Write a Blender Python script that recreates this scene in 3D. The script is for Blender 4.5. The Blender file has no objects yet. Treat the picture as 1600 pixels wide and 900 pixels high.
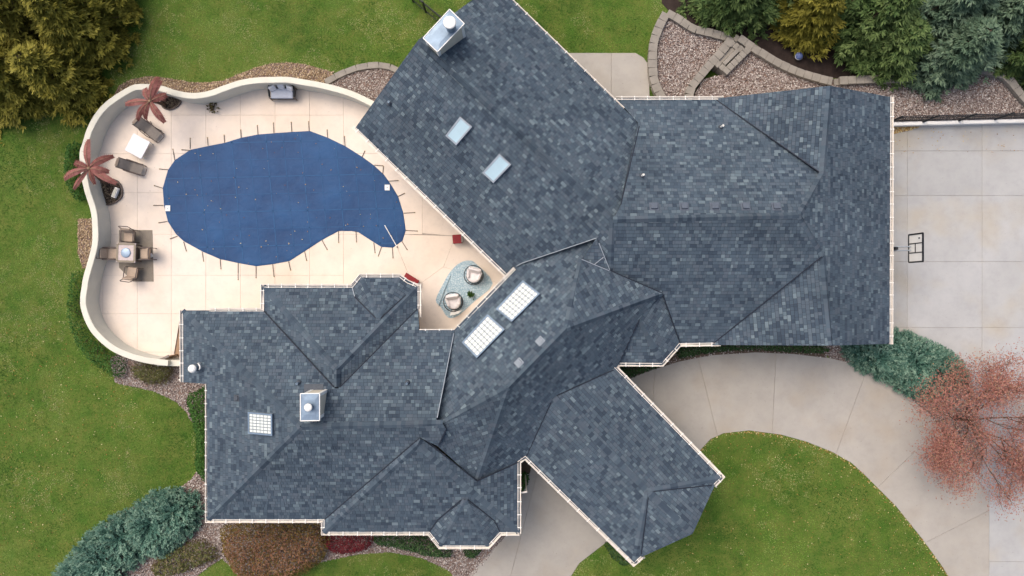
import bpy, math, random
import numpy as np
from mathutils import Vector, Matrix
R = math.radians
random.seed(7); rng = np.random.default_rng(7)
S = bpy.context.scene
COL = S.collection
# ------------------------------------------------------------------ camera, sky, sun, exposure
CAMH, FPX = 36.0, 1080.0            # drone height above the lawn, focal length in photo pixels
cam = bpy.data.cameras.new('camera'); camo = bpy.data.objects.new('camera', cam); COL.objects.link(camo)
camo.location = (0, 0, CAMH); camo.rotation_euler = (0, 0, 0)
cam.sensor_width = 36.0; cam.lens = FPX / 1600 * 36.0; cam.clip_end = 500
S.camera = camo
wd = bpy.data.worlds.new('World'); S.world = wd; wd.use_nodes = True
nt = wd.node_tree; bg = nt.nodes['Background']
sky = nt.nodes.new('ShaderNodeTexSky'); sky.sky_type = 'NISHITA'; sky.sun_disc = False
SUN_EL, SUN_AZ = 58.0, -45.0        # light comes from the upper left of the picture
sky.sun_elevation = R(SUN_EL); sky.sun_rotation = R(SUN_AZ)
sky.air_density = 1.0; sky.dust_density = 7.0; sky.ozone_density = 1.0
nt.links.new(sky.outputs[0], bg.inputs[0]); bg.inputs[1].default_value = 0.15
sl = bpy.data.lights.new('sun', 'SUN'); so = bpy.data.objects.new('sun', sl); COL.objects.link(so)
sl.energy = 0.65; sl.angle = R(60); sl.color = (1.0, 0.98, 0.95)
so.rotation_euler = (R(90 - SUN_EL), 0, R(180 - SUN_AZ)); so.location = (-20, 20, 30)
S.view_settings.view_transform = 'Standard'; S.view_settings.look = 'None'
S.view_settings.gamma = 1.0; S.view_settings.exposure = 0.47; S.view_settings.use_curve_mapping = False
S.cycles.max_bounces = 6

# ------------------------------------------------------------------ helpers
def W(px, py, z=0.0):
    k = (CAMH - z) / FPX
    return Vector(((px - 800) * k, (450 - py) * k, z))
def srgb(r, g, b):
    f = lambda c: (c/255/12.92 if c/255 <= .04045 else ((c/255 + .055)/1.055)**2.4)
    return (f(r), f(g), f(b), 1.0)
def mesh_obj(name, V, F, mat=None, parent=None, smooth=False, tone=None, origin=None):
    me = bpy.data.meshes.new(name)
    o = bpy.data.objects.new(name, me); COL.objects.link(o)
    V = np.asarray(V, dtype=np.float64).reshape(-1, 3)
    off = np.zeros(3)
    if parent is not None:
        off = np.array(parent.get('_w', (0, 0, 0)))
    elif origin is not None:
        off = np.array(origin); o.location = origin
    me.from_pydata((V - off).tolist(), [], F if isinstance(F, list) else F.tolist())
    if smooth: me.polygons.foreach_set('use_smooth', [True]*len(me.polygons))
    if tone is not None:
        a = me.attributes.new('tone', 'FLOAT', 'FACE'); a.data.foreach_set('value', np.asarray(tone, dtype=np.float32))
    if mat is not None: me.materials.append(mat)
    me.update()
    if parent is not None: o.parent = parent; o['_w'] = tuple(float(x) for x in off)
    return o
def mesh_np(name, V, F, mat, parent=None, tone=None, origin=None):
    me = bpy.data.meshes.new(name); o = bpy.data.objects.new(name, me); COL.objects.link(o)
    V = np.asarray(V, dtype=np.float64).reshape(-1, 3); F = np.asarray(F, dtype=np.int32)
    if parent is not None: V = V - np.array(parent.get('_w', (0, 0, 0))); o.parent = parent
    elif origin is not None: V = V - np.array(origin); o.location = origin
    m, k = F.shape
    me.vertices.add(len(V)); me.vertices.foreach_set('co', V.astype(np.float32).ravel())
    me.loops.add(m*k); me.loops.foreach_set('vertex_index', F.ravel())
    me.polygons.add(m); me.polygons.foreach_set('loop_start', np.arange(0, m*k, k, dtype=np.int32))
    me.update(calc_edges=True)
    if tone is not None:
        a = me.attributes.new('tone', 'FLOAT', 'FACE'); a.data.foreach_set('value', np.asarray(tone, dtype=np.float32))
    me.materials.append(mat)
    return o
def tag(o, label=None, cat=None, group=None, kind=None):
    if label: o['label'] = label
    if cat: o['category'] = cat
    if group: o['group'] = group
    if kind: o['kind'] = kind
    return o
def thing(name, label, cat, loc=(0, 0, 0), rz=0.0, group=None):
    o = bpy.data.objects.new(name, None); COL.objects.link(o)
    o.location = loc; o.rotation_euler = (0, 0, rz); o.empty_display_size = .3
    if rz == 0: o['_w'] = tuple(loc)        # children of unrotated things are given in world coordinates
    return tag(o, label, cat, group)
def local(o): o['_w'] = (0.0, 0.0, 0.0); return o   # children given in the thing's own coordinates
def copy_tree(o, parent=None):
    c = o.copy(); COL.objects.link(c); c.parent = parent
    for ch in list(o.children): copy_tree(ch, c)
    return c
class MB:
    def __init__(s): s.V = []; s.F = []
    def add(s, V, F):
        n = len(s.V); s.V += [tuple(v) for v in V]; s.F += [tuple(i + n for i in f) for f in F]; return s
    def box(s, c, d, rz=0, M=None):
        x, y, z = d[0]/2, d[1]/2, d[2]/2
        P = [Vector((a*x, b*y, e*z)) for e in (-1, 1) for a, b in ((-1, -1), (1, -1), (1, 1), (-1, 1))]
        m = M if M is not None else Matrix.Rotation(rz, 3, 'Z')
        P = [m @ p + Vector(c) for p in P]
        return s.add(P, [(3, 2, 1, 0), (4, 5, 6, 7), (0, 1, 5, 4), (1, 2, 6, 5), (2, 3, 7, 6), (3, 0, 4, 7)])
    def rbox(s, c, d, b=.02, rz=0, M=None):     # box with bevelled vertical and top edges
        x, y, z = d[0]/2, d[1]/2, d[2]/2
        m = M if M is not None else Matrix.Rotation(rz, 3, 'Z')
        def ring(ix, zz):
            xx, yy = x - ix, y - ix
            q = b * .8
            return [(-xx+q, -yy, zz), (xx-q, -yy, zz), (xx, -yy+q, zz), (xx, yy-q, zz), (xx-q, yy, zz), (-xx+q, yy, zz), (-xx, yy-q, zz), (-xx, -yy+q, zz)]
        P = ring(b*.6, -z) + ring(0, -z+b) + ring(0, z-b) + ring(b*.3, z-b*.3) + ring(b, z)
        F = []
        for k in range(4):
            for i in range(8): F.append((k*8+i, k*8+(i+1) % 8, (k+1)*8+(i+1) % 8, (k+1)*8+i))
        F.append(tuple(range(7, -1, -1))); F.append(tuple(range(32, 40)))
        return s.add([m @ Vector(p) + Vector(c) for p in P], F)
    def tube(s, pts, r, n=8, cap=True):
        pts = [Vector(p) for p in pts]; m = len(pts)
        rr = r if isinstance(r, (list, tuple)) else [r]*m
        P = []
        for i, p in enumerate(pts):
            d = (pts[min(i+1, m-1)] - pts[max(i-1, 0)]).normalized()
            a = Vector((0, 0, 1)) if abs(d.z) < .9 else Vector((1, 0, 0))
            u = d.cross(a).normalized(); v = d.cross(u)
            for k in range(n):
                t = 2*math.pi*k/n; P.append(p + (u*math.cos(t) + v*math.sin(t))*rr[i])
        F = [(i*n+k, i*n+(k+1) % n, (i+1)*n+(k+1) % n, (i+1)*n+k) for i in range(m-1) for k in range(n)]
        if cap: F += [tuple(range(n-1, -1, -1)), tuple((m-1)*n+k for k in range(n))]
        return s.add(P, F)
    def lathe(s, c, prof, n=20):
        P = []; c = Vector(c)
        for r, z in prof:
            for k in range(n):
                t = 2*math.pi*k/n; P.append(c + Vector((r*math.cos(t), r*math.sin(t), z)))
        m = len(prof)
        F = [(i*n+k, i*n+(k+1) % n, (i+1)*n+(k+1) % n, (i+1)*n+k) for i in range(m-1) for k in range(n)]
        F += [tuple(range(n-1, -1, -1)), tuple((m-1)*n+k for k in range(n))]
        return s.add(P, F)
    def prism(s, top, zb):                      # top: list of Vectors, extruded straight down to zb (or by function)
        n = len(top); B = [Vector((p[0], p[1], zb(p) if callable(zb) else zb)) for p in top]
        F = [tuple(range(n)), tuple(range(2*n-1, n-1, -1))] + [(i, n+i, n+(i+1) % n, (i+1) % n) for i in range(n)]
        return s.add([Vector(p) for p in top] + B, F)
    def build(s, name, mat, parent=None, smooth=False, **k):
        return mesh_obj(name, s.V, s.F, mat, parent, smooth, **k)
def area2(P): return sum(P[i][0]*P[(i+1) % len(P)][1] - P[(i+1) % len(P)][0]*P[i][1] for i in range(len(P)))
def ccw(P): return list(P) if area2(P) > 0 else list(P)[::-1]
def inset(P, d):                                # P ccw 2D
    n = len(P); out = []
    for i in range(n):
        a, b, c = Vector(P[i-1][:2]), Vector(P[i][:2]), Vector(P[(i+1) % n][:2])
        e1 = (b-a).normalized(); e2 = (c-b).normalized()
        n1 = Vector((-e1.y, e1.x)); n2 = Vector((-e2.y, e2.x)); k = 1 + n1.dot(n2)
        if k < .2: k = .2
        out.append(b + (n1+n2)*(d/k))
    return out
def clip_convex(sub, win):                      # Sutherland-Hodgman, win ccw convex
    out = [tuple(p[:2]) for p in sub]
    for i in range(len(win)):
        ax, ay = win[i][0], win[i][1]; bx, by = win[(i+1) % len(win)][0], win[(i+1) % len(win)][1]
        inp, out = out, []
        if not inp: return []
        sd = [(bx-ax)*(p[1]-ay) - (by-ay)*(p[0]-ax) for p in inp]
        for j in range(len(inp)):
            p, q, sp, sq = inp[j-1], inp[j], sd[j-1], sd[j]
            if (sp >= 0) != (sq >= 0):
                t = sp/(sp-sq); out.append((p[0]+(q[0]-p[0])*t, p[1]+(q[1]-p[1])*t))
            if sq >= 0: out.append(q)
    return out
def pip(X, Y, P):
    P = np.array([tuple(p[:2]) for p in P]); ins = np.zeros(len(X), bool)
    x0, y0 = P[-1]
    for x1, y1 in P:
        c = ((y1 > Y) != (y0 > Y)) & (X < (x0-x1)*(Y-y1)/((y0-y1) if y0 != y1 else 1e-9) + x1)
        ins ^= c; x0, y0 = x1, y1
    return ins
def dist_poly(X, Y, P, closed=True):
    P = [tuple(p[:2]) for p in P]; D = np.full(len(X), 1e9)
    for i in range(len(P) if closed else len(P)-1):
        a = np.array(P[i]); b = np.array(P[(i+1) % len(P)]); ab = b-a; L = (ab**2).sum() + 1e-12
        t = np.clip(((X-a[0])*ab[0] + (Y-a[1])*ab[1])/L, 0, 1)
        D = np.minimum(D, np.hypot(X-a[0]-t*ab[0], Y-a[1]-t*ab[1]))
    return D
def g(pts, z=0.0): return [W(x, y, z) for x, y in pts]
def smooth_line(pts, n=4, closed=False):        # Catmull-Rom in any dimension
    pts = [Vector(p) for p in pts]; m = len(pts); out = []
    for i in range(m if closed else m-1):
        p0 = pts[(i-1) % m] if closed or i > 0 else pts[0]; p1 = pts[i]; p2 = pts[(i+1) % m]
        p3 = pts[(i+2) % m] if closed or i+2 < m else pts[-1]
        for k in range(n):
            t = k/n; out.append(.5*((2*p1) + (p2-p0)*t + (2*p0-5*p1+4*p2-p3)*t*t + (3*p1-p0-3*p2+p3)*t**3))
    if not closed: out.append(pts[-1])
    return out

# ------------------------------------------------------------------ materials
def new_mat(name, rough=.8, metal=0.0, spec=.3):
    m = bpy.data.materials.new(name); m.use_nodes = True; b = m.node_tree.nodes['Principled BSDF']
    b.inputs['Roughness'].default_value = rough; b.inputs['Metallic'].default_value = metal
    b.inputs['Specular IOR Level'].default_value = spec
    return m, m.node_tree, b
def ramp(nt, cols):
    r = nt.nodes.new('ShaderNodeValToRGB'); e = r.color_ramp.elements
    while len(e) > 1: e.remove(e[0])
    e[0].position = cols[0][0]; e[0].color = cols[0][1]
    for p, c in cols[1:]: x = e.new(p); x.color = c
    return r
def noise(nt, scale, detail=4, rough=.55, vec=None):
    n = nt.nodes.new('ShaderNodeTexNoise'); n.inputs['Scale'].default_value = scale
    n.inputs['Detail'].default_value = detail; n.inputs['Roughness'].default_value = rough
    if vec is not None: nt.links.new(vec, n.inputs['Vector'])
    return n
def coords(nt, world=True):
    if world:
        return nt.nodes.new('ShaderNodeNewGeometry').outputs['Position']
    return nt.nodes.new('ShaderNodeTexCoord').outputs['Object']
def mixc(nt, a, b, fac, mode='MIX'):
    m = nt.nodes.new('ShaderNodeMix'); m.data_type = 'RGBA'; m.blend_type = mode
    L = nt.links
    for s, i in ((a, 6), (b, 7)):
        if isinstance(s, tuple): m.inputs[i].default_value = s
        else: L.new(s, m.inputs[i])
    if isinstance(fac, (int, float)): m.inputs[0].default_value = fac
    else: L.new(fac, m.inputs[0])
    return m.outputs[2]
def bump(nt, b, h, strength=.3, dist=.02):
    n = nt.nodes.new('ShaderNodeBump'); n.inputs['Strength'].default_value = strength; n.inputs['Distance'].default_value = dist
    nt.links.new(h, n.inputs['Height']); nt.links.new(n.outputs[0], b.inputs['Normal'])
def surf(name, c, var=.18, scale=3.0, rough=.8, metal=0.0, fine=60, bmp=.15, spec=.3, tint=None, slab=0):
    m, nt, b = new_mat(name, rough, metal, spec); p = coords(nt)
    n1 = noise(nt, scale, 5, .6, p); n2 = noise(nt, fine, 3, .6, p)
    lo = tuple(x*(1-var) for x in c[:3]) + (1,); hi = tuple(min(1, x*(1+var)) for x in c[:3]) + (1,)
    r = ramp(nt, [(.3, lo), (.7, hi)]); nt.links.new(n1.outputs[0], r.inputs[0])
    r2 = ramp(nt, [(.3, (1-var*.6,)*3 + (1,)), (.7, (1, 1, 1, 1))]); nt.links.new(n2.outputs[0], r2.inputs[0])
    col = mixc(nt, r.outputs[0], r2.outputs[0], 1.0, 'MULTIPLY')
    if tint:
        n3 = noise(nt, tint[1], 3, .5, p); r3 = ramp(nt, [(tint[2], (0, 0, 0, 1)), (tint[3], (1, 1, 1, 1))])
        nt.links.new(n3.outputs[0], r3.inputs[0]); col = mixc(nt, col, tint[0], r3.outputs[0])
    if slab:    # each poured slab differs a little; blotches, stains and specks
        oi = nt.nodes.new('ShaderNodeObjectInfo'); r4 = ramp(nt, [(0, (1-slab, 1-slab, 1-slab*1.1, 1)), (.5, (1, .995, .985, 1)), (1, (1+slab*.5, 1+slab*.5, 1+slab*.6, 1))]); nt.links.new(oi.outputs['Random'], r4.inputs[0]); col = mixc(nt, col, r4.outputs[0], 1.0, 'MULTIPLY')
        n5 = noise(nt, 1.7, 8, .72, p); r5 = ramp(nt, [(.34, (.93, .93, .935, 1)), (.52, (1, 1, 1, 1)), (.68, (1.03, 1.025, 1.01, 1))]); nt.links.new(n5.outputs[0], r5.inputs[0]); col = mixc(nt, col, r5.outputs[0], 1.0, 'MULTIPLY')
        n6 = noise(nt, 9, 3, .5, p); r6 = ramp(nt, [(.70, (1, 1, 1, 1)), (.76, (.72, .71, .70, 1))]); nt.links.new(n6.outputs[0], r6.inputs[0]); col = mixc(nt, col, r6.outputs[0], .8, 'MULTIPLY')
    nt.links.new(col, b.inputs['Base Color'])
    if bmp: bump(nt, b, n2.outputs[0], bmp, .01)
    return m
def tonemat(name, cols, rough=.8, transl=0.0, var=None, spec=.2, fine=None):
    m, nt, b = new_mat(name, rough, 0, spec)
    a = nt.nodes.new('ShaderNodeAttribute'); a.attribute_name = 'tone'
    n = len(cols); r = ramp(nt, [(i/(n-1), c) for i, c in enumerate(cols)])
    nt.links.new(a.outputs['Fac'], r.inputs[0]); col = r.outputs[0]
    if var:
        p = coords(nt); nn = noise(nt, var[0], 4, .6, p)
        r2 = ramp(nt, [(.3, (1-var[1],)*3+(1,)), (.7, (1+var[1],)*3+(1,))]); nt.links.new(nn.outputs[0], r2.inputs[0])
        col = mixc(nt, col, r2.outputs[0], 1.0, 'MULTIPLY')
    if fine:
        p = coords(nt); nn = noise(nt, fine, 2, .7, p); bump(nt, b, nn.outputs[0], .3, .01)
    nt.links.new(col, b.inputs['Base Color'])
    if transl:
        t = nt.nodes.new('ShaderNodeBsdfTranslucent'); nt.links.new(col, t.inputs[0])
        mx = nt.nodes.new('ShaderNodeMixShader'); mx.inputs[0].default_value = transl
        out = nt.nodes['Material Output']
        nt.links.new(b.outputs[0], mx.inputs[1]); nt.links.new(t.outputs[0], mx.inputs[2]); nt.links.new(mx.outputs[0], out.inputs[0])
    return m
M = {}
M['stucco'] = surf('stucco', srgb(202, 201, 190), .06, 1.2, .9, fine=120)
M['wallcap'] = surf('wall_cap', srgb(208, 205, 190), .06, 2.0, .85, fine=90)
M['white'] = surf('white_paint', srgb(232, 230, 224), .05, 2.0, .5, fine=80, bmp=.05)
M['gutter'] = surf('gutter_paint', srgb(222, 214, 202), .1, 2.5, .45, fine=60, bmp=.05)
M['beige'] = surf('beige_siding', srgb(205, 196, 178), .06, 2.0, .8, fine=60)
M['deck'] = surf('roof_deck', srgb(40, 45, 54), .2, 2.0, .9)
M['valley_shade'] = surf('painted_valley_shade', srgb(34, 40, 52), .2, 3.0, .7)  # dark colour standing in for the shadow along closed-cut valleys
M['flash'] = surf('flashing', srgb(150, 158, 166), .12, 3.0, .45, .3)
M['galv'] = surf('galvanised', srgb(122, 140, 158), .2, 2.5, .38, .4, fine=40, bmp=.05)
M['concrete'] = surf('drive_concrete', srgb(162, 157, 149), .07, .55, .9, fine=70, tint=(srgb(158, 149, 136), .5, .5, .8), slab=.05)
M['court'] = surf('court_concrete', srgb(167, 167, 166), .07, .5, .9, fine=60, tint=(srgb(165, 157, 142), .42, .5, .8), slab=.05)
M['pooldeck'] = surf('deck_concrete', srgb(220, 207, 193), .04, .5, .85, fine=60, tint=(srgb(206, 188, 168), .2, .5, .8), slab=.02)
M['joint'] = surf('joint', srgb(160, 150, 138), .15, 4.0, .95)
M['soil'] = surf('soil', srgb(92, 78, 66), .3, 2.0, .95, fine=40, bmp=.5)
M['mulch'] = surf('mulch', srgb(52, 42, 38), .35, 3.0, .95, fine=30, bmp=.6)
M['block'] = surf('retaining_block', srgb(140, 134, 125), .14, 2.2, .95, fine=45, bmp=.4)
M['iron'] = surf('black_iron', srgb(34, 36, 40), .1, 4.0, .5)
M['brown'] = surf('bronze_frame', srgb(92, 80, 74), .1, 6.0, .5)
M['sling'] = surf('sling_fabric', srgb(128, 120, 112), .1, 8.0, .85, fine=140)
M['tan'] = surf('tan_cushion', srgb(168, 150, 132), .1, 7.0, .9, fine=120)
M['whitecloth'] = surf('white_cushion', srgb(228, 222, 220), .06, 8.0, .9, fine=60, bmp=.25)
M['greycloth'] = surf('grey_cushion', srgb(160, 166, 178), .08, 8.0, .9, fine=90)
M['stripe'] = surf('striped_cushion', srgb(206, 208, 212), .14, 14.0, .9, fine=60)
M['tile'] = surf('stone_top', srgb(188, 174, 170), .14, 9.0, .6, fine=40)
M['marble'] = surf('white_top', srgb(216, 213, 214), .07, 5.0, .35, fine=20, bmp=.03)
M['firebowl'] = surf('burner_lid', srgb(140, 158, 176), .1, 6.0, .35, .3)
M['red'] = surf('red_plastic', srgb(128, 22, 28), .12, 6.0, .5)
M['mat'] = surf('woven_mat', srgb(140, 130, 114), .14, 9.0, .95, fine=90)
M['bark'] = surf('bark', srgb(84, 68, 56), .25, 6.0, .95, fine=30, bmp=.6)
M['wood'] = surf('weathered_wood', srgb(150, 124, 100), .2, 4.0, .85)
M['rubber'] = surf('lead_boot', srgb(70, 76, 84), .15, 8.0, .6)
M['muntin'] = surf('muntin', srgb(120, 130, 134), .1, 6.0, .7)
M['palevent'] = surf('pale_vent', srgb(126, 134, 142), .1, 6.0, .7)
M['vent'] = surf('vent_paint', srgb(84, 92, 104), .1, 6.0, .7)
M['clay'] = surf('plant_pot', srgb(120, 128, 132), .1, 8.0, .6)
M['ball'] = surf('plastic_ball', srgb(104, 120, 170), .3, 6.0, .4)
M['anchor'] = surf('strap_web', srgb(92, 84, 76), .2, 8.0, .8)
M['brass'] = surf('brass_anchor', srgb(150, 130, 90), .1, 8.0, .4, .6)
def glassy(name, c, rough):
    m, nt, b = new_mat(name, rough, 0, .6); p = coords(nt); n = noise(nt, 1.5, 3, .5, p)
    r = ramp(nt, [(.3, tuple(x*.9 for x in c[:3])+(1,)), (.7, c)]); nt.links.new(n.outputs[0], r.inputs[0])
    nt.links.new(r.outputs[0], b.inputs['Base Color']); b.inputs['Coat Weight'].default_value = .5; b.inputs['Coat Roughness'].default_value = .08
    return m
M['skyglass'] = glassy('skylight_glass', srgb(168, 194, 204), .12)
M['diffpane'] = glassy('diffusing_pane', srgb(212, 217, 212), .3)
# shingles: five blended granule colours, one tone per tab
M['shingle'] = tonemat('shingle', [srgb(52, 63, 75), srgb(64, 76, 88), srgb(72, 85, 96), srgb(79, 88, 98), srgb(87, 101, 110), srgb(104, 117, 124)], .92, var=(.45, .12), fine=220)
M['gravel'] = tonemat('gravel', [srgb(88, 76, 72), srgb(130, 116, 110), srgb(156, 143, 136), srgb(176, 166, 158), srgb(206, 199, 192)], .9)
M['gravel_tan'] = tonemat('gravel_tan', [srgb(104, 86, 66), srgb(150, 128, 100), srgb(176, 154, 126), srgb(204, 186, 160)], .9)
M['pebble'] = tonemat('planter_pebble', [srgb(60, 52, 44), srgb(104, 92, 78), srgb(140, 128, 110)], .9)
M['bedbase'] = surf('bed_base', srgb(128, 108, 98), .2, 3.0, .95, fine=30, bmp=.4)
M['grassblade'] = tonemat('grass_blade', [srgb(48, 84, 24), srgb(84, 119, 38), srgb(114, 140, 60), srgb(146, 156, 96), srgb(162, 148, 112)], .75, .25, var=(.25, .16))
M['leaf_litter'] = tonemat('leaf_litter', [srgb(112, 74, 40), srgb(168, 130, 70), srgb(206, 196, 150)], .8)
def lawnmat():
    m, nt, b = new_mat('lawn', .95); p = coords(nt)
    n1 = noise(nt, .16, 5, .6, p); n2 = noise(nt, 1.1, 5, .65, p); n3 = noise(nt, 26, 4, .7, p)
    r1 = ramp(nt, [(.34, srgb(50, 84, 22)), (.5, srgb(70, 102, 30)), (.66, srgb(92, 116, 46))]); nt.links.new(n1.outputs[0], r1.inputs[0])
    r2 = ramp(nt, [(.35, (0, 0, 0, 1)), (.75, (1, 1, 1, 1))]); nt.links.new(n2.outputs[0], r2.inputs[0])
    c = mixc(nt, r1.outputs[0], srgb(110, 116, 52), r2.outputs[0])
    r3 = ramp(nt, [(.3, (.55, .55, .55, 1)), (.7, (1.1, 1.1, 1.1, 1))]); nt.links.new(n3.outputs[0], r3.inputs[0])
    c = mixc(nt, c, r3.outputs[0], 1.0, 'MULTIPLY'); nt.links.new(c, b.inputs['Base Color']); bump(nt, b, n3.outputs[0], .6, .03)
    return m
M['lawn'] = lawnmat()
def covermat():
    m, nt, b = new_mat('pool_cover', .62, 0, .35); p = coords(nt)
    n1 = noise(nt, .45, 5, .6, p); n2 = noise(nt, 5, 4, .65, p); n3 = noise(nt, 150, 2, .6, p)
    r1 = ramp(nt, [(.3, srgb(8, 50, 92)), (.7, srgb(22, 72, 118))]); nt.links.new(n1.outputs[0], r1.inputs[0])
    r2 = ramp(nt, [(.56, (0, 0, 0, 1)), (.85, (.45, .45, .45, 1))]); nt.links.new(n2.outputs[0], r2.inputs[0])
    c = mixc(nt, r1.outputs[0], srgb(44, 80, 120), r2.outputs[0]); nt.links.new(c, b.inputs['Base Color']); bump(nt, b, n1.outputs[0], .5, .25)
    return m
M['cover'] = covermat()
M['strap'] = surf('cover_strap', srgb(28, 76, 120), .1, 4.0, .6)
def rugmat():
    m, nt, b = new_mat('blue_rug', .95); p = coords(nt, False)
    w = nt.nodes.new('ShaderNodeTexVoronoi'); w.feature = 'DISTANCE_TO_EDGE'; w.inputs['Scale'].default_value = 11
    nn = noise(nt, 9, 4, .6, p); vv = mixc(nt, p, nn.outputs[1], .12); nt.links.new(vv, w.inputs['Vector']); r = ramp(nt, [(.0, srgb(124, 150, 164)), (.1, srgb(160, 180, 188)), (.3, srgb(182, 196, 200))]); nt.links.new(w.outputs[0], r.inputs[0])
    nt.links.new(r.outputs[0], b.inputs['Base Color']); return m
M['rug'] = rugmat()
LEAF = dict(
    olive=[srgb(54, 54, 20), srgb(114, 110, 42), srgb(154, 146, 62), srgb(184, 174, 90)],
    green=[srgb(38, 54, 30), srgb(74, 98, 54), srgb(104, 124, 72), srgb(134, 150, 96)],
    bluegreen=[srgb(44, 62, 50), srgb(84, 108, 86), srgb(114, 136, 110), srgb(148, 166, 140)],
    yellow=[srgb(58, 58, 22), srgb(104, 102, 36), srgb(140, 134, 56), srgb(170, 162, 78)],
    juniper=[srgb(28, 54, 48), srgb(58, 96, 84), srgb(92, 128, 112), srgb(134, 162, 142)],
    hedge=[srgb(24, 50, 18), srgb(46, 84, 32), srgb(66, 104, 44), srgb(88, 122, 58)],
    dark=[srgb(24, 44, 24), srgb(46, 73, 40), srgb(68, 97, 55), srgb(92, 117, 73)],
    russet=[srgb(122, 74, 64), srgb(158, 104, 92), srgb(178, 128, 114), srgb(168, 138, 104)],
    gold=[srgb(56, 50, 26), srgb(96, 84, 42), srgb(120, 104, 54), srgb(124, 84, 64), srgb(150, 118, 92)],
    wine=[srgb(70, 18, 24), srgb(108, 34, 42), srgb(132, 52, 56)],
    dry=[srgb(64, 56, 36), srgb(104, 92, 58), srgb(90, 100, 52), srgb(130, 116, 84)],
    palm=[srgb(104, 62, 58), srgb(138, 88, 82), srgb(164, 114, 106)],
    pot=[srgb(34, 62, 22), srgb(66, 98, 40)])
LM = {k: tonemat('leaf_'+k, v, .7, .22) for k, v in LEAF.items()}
# ================================================================== GROUND
big = 140.0
L = tag(mesh_obj('lawn', [(-big, -big, 0), (big, -big, 0), (big, big, 0), (-big, big, 0)], [(0, 1, 2, 3)], M['lawn']), 'mown green lawn around the whole property', 'lawn', kind='structure')
def sheet(name, P, z, mat, label=None, cat=None, edge=.2):
    P = ccw(P); mb = MB().prism([Vector((p[0], p[1], z)) for p in P], z-edge)
    o = mb.build(name, mat, origin=(P[0][0], P[0][1], 0)); return tag(o, label, cat, kind='structure')
def panels(base, outline, cells, z, mat, name='slab', gap=.012, skip=None):
    out = ccw([p[:2] for p in outline]); n = 0
    off = base.location
    for c in cells:
        c = ccw([p[:2] for p in c]); q = clip_convex(out, c)
        if len(q) < 3: continue
        r = []
        for p in q:
            if not r or (Vector(p)-Vector(r[-1])).length > .02: r.append(p)
        if len(r) > 2 and (Vector(r[0])-Vector(r[-1])).length < .02: r.pop()
        if len(r) < 3 or abs(area2(r)) < .05: continue
        r = ccw(r)
        if skip and all(skip(p) for p in r): continue
        zz = z + random.uniform(-.002, .002)
        tp = inset(r, gap/2)
        top = inset(r, gap/2+.008)
        V = [Vector((p[0], p[1], zz)) for p in top] + [Vector((p[0], p[1], zz-.008)) for p in tp] + [Vector((p[0], p[1], zz-.05)) for p in tp]
        k = len(r); F = [tuple(range(k))]
        for a in (0, k): F += [(a+i, a+k+i, a+k+(i+1) % k, a+(i+1) % k) for i in range(k)]
        o = mesh_obj(name, [v - Vector((off[0], off[1], 0)) for v in V], F, mat); o.parent = base; n += 1
    return n
def grid_cells(xs, ys, z=0.0):
    return [[W(xs[i], ys[j], z), W(xs[i+1], ys[j], z), W(xs[i+1], ys[j+1], z), W(xs[i], ys[j+1], z)] for i in range(len(xs)-1) for j in range(len(ys)-1)]
# --- pool wall line (outer edge of the top, photo pixels at wall-top height)
HW = 1.2
wall_px = [(262, 572), (244, 570), (225, 567), (200, 560), (172, 547), (147, 525), (134, 505), (126, 482), (125, 465), (127, 450), (130, 432), (139, 400), (144, 375), (143, 342), (140, 325), (132, 300), (126, 272), (124, 240), (129, 222), (136, 200), (150, 175), (170, 155), (200, 136), (217, 131), (250, 133), (275, 141), (300, 145), (325, 142), (350, 133), (375, 125), (400, 121), (425, 120), (450, 120), (475, 124), (508, 130), (550, 142), (590, 161), (620, 178)]
wall_o = smooth_line([W(x, y, HW) for x, y in wall_px], 4)
# --- pool deck
deck_poly = [p.copy() for p in wall_o[::-1]]
deck_out = [(p.x, p.y) for p in wall_o] + [tuple(W(*q)[:2]) for q in ((700, 250), (800, 400), (860, 440), (760, 540), (560, 560), (300, 575))]
deck = sheet('pool_deck', deck_out, .008, M['joint'], 'pale concrete deck round the pool', 'deck', .1)
cover_px = [(297, 234), (325, 228), (351, 223), (377, 215), (403, 210), (428, 208), (456, 206), (484, 204.5), (512, 215), (539, 228), (566, 245), (585, 259), (600, 273), (612, 290), (622, 307), (630, 332), (634, 360), (629, 376), (614, 387), (596, 386), (580, 376), (560, 363), (549, 361), (529, 361), (503, 375), (477, 392), (452, 408), (425, 413), (400, 416), (372, 411), (344, 405), (316, 393), (287, 377), (275, 366), (262, 346), (256, 321), (254, 294), (262, 266), (273, 250)]
cover_w = [W(x, y, .05) for x, y in cover_px]
cp = np.array([tuple(p[:2]) for p in cover_w]); ccx, ccy = cp.mean(0)
def under_cover(p):
    x = ccx + (p[0]-ccx); y = ccy + (p[1]-ccy)
    X = np.array([x]); Y = np.array([y])
    return bool(pip(X, Y, cover_w)[0]) and dist_poly(X, Y, cover_w)[0] > .3
cells = grid_cells([90, 161, 215, 268, 322, 376, 430, 484, 537], [60, 118, 180, 240, 301, 366, 430, 490, 550, 620])
cells += [g(c) for c in ([(537, 60), (660, 60), (660, 240), (537, 240)], [(537, 240), (660, 240), (660, 366), (537, 366)], [(537, 366), (612, 366), (648, 450), (648, 480), (537, 480)],
          [(612, 366), (712, 369), (693, 417), (648, 450)], [(660, 240), (840, 300), (840, 380), (712, 369), (660, 366)], [(693, 417), (712, 369), (840, 380), (840, 460)],
          [(648, 450), (693, 417), (840, 460), (840, 600), (648, 600)], [(537, 480), (648, 480), (648, 600), (537, 600)])]
panels(deck, deck_out, cells, .03, M['pooldeck'], 'deck_slab', .006, under_cover)

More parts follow.
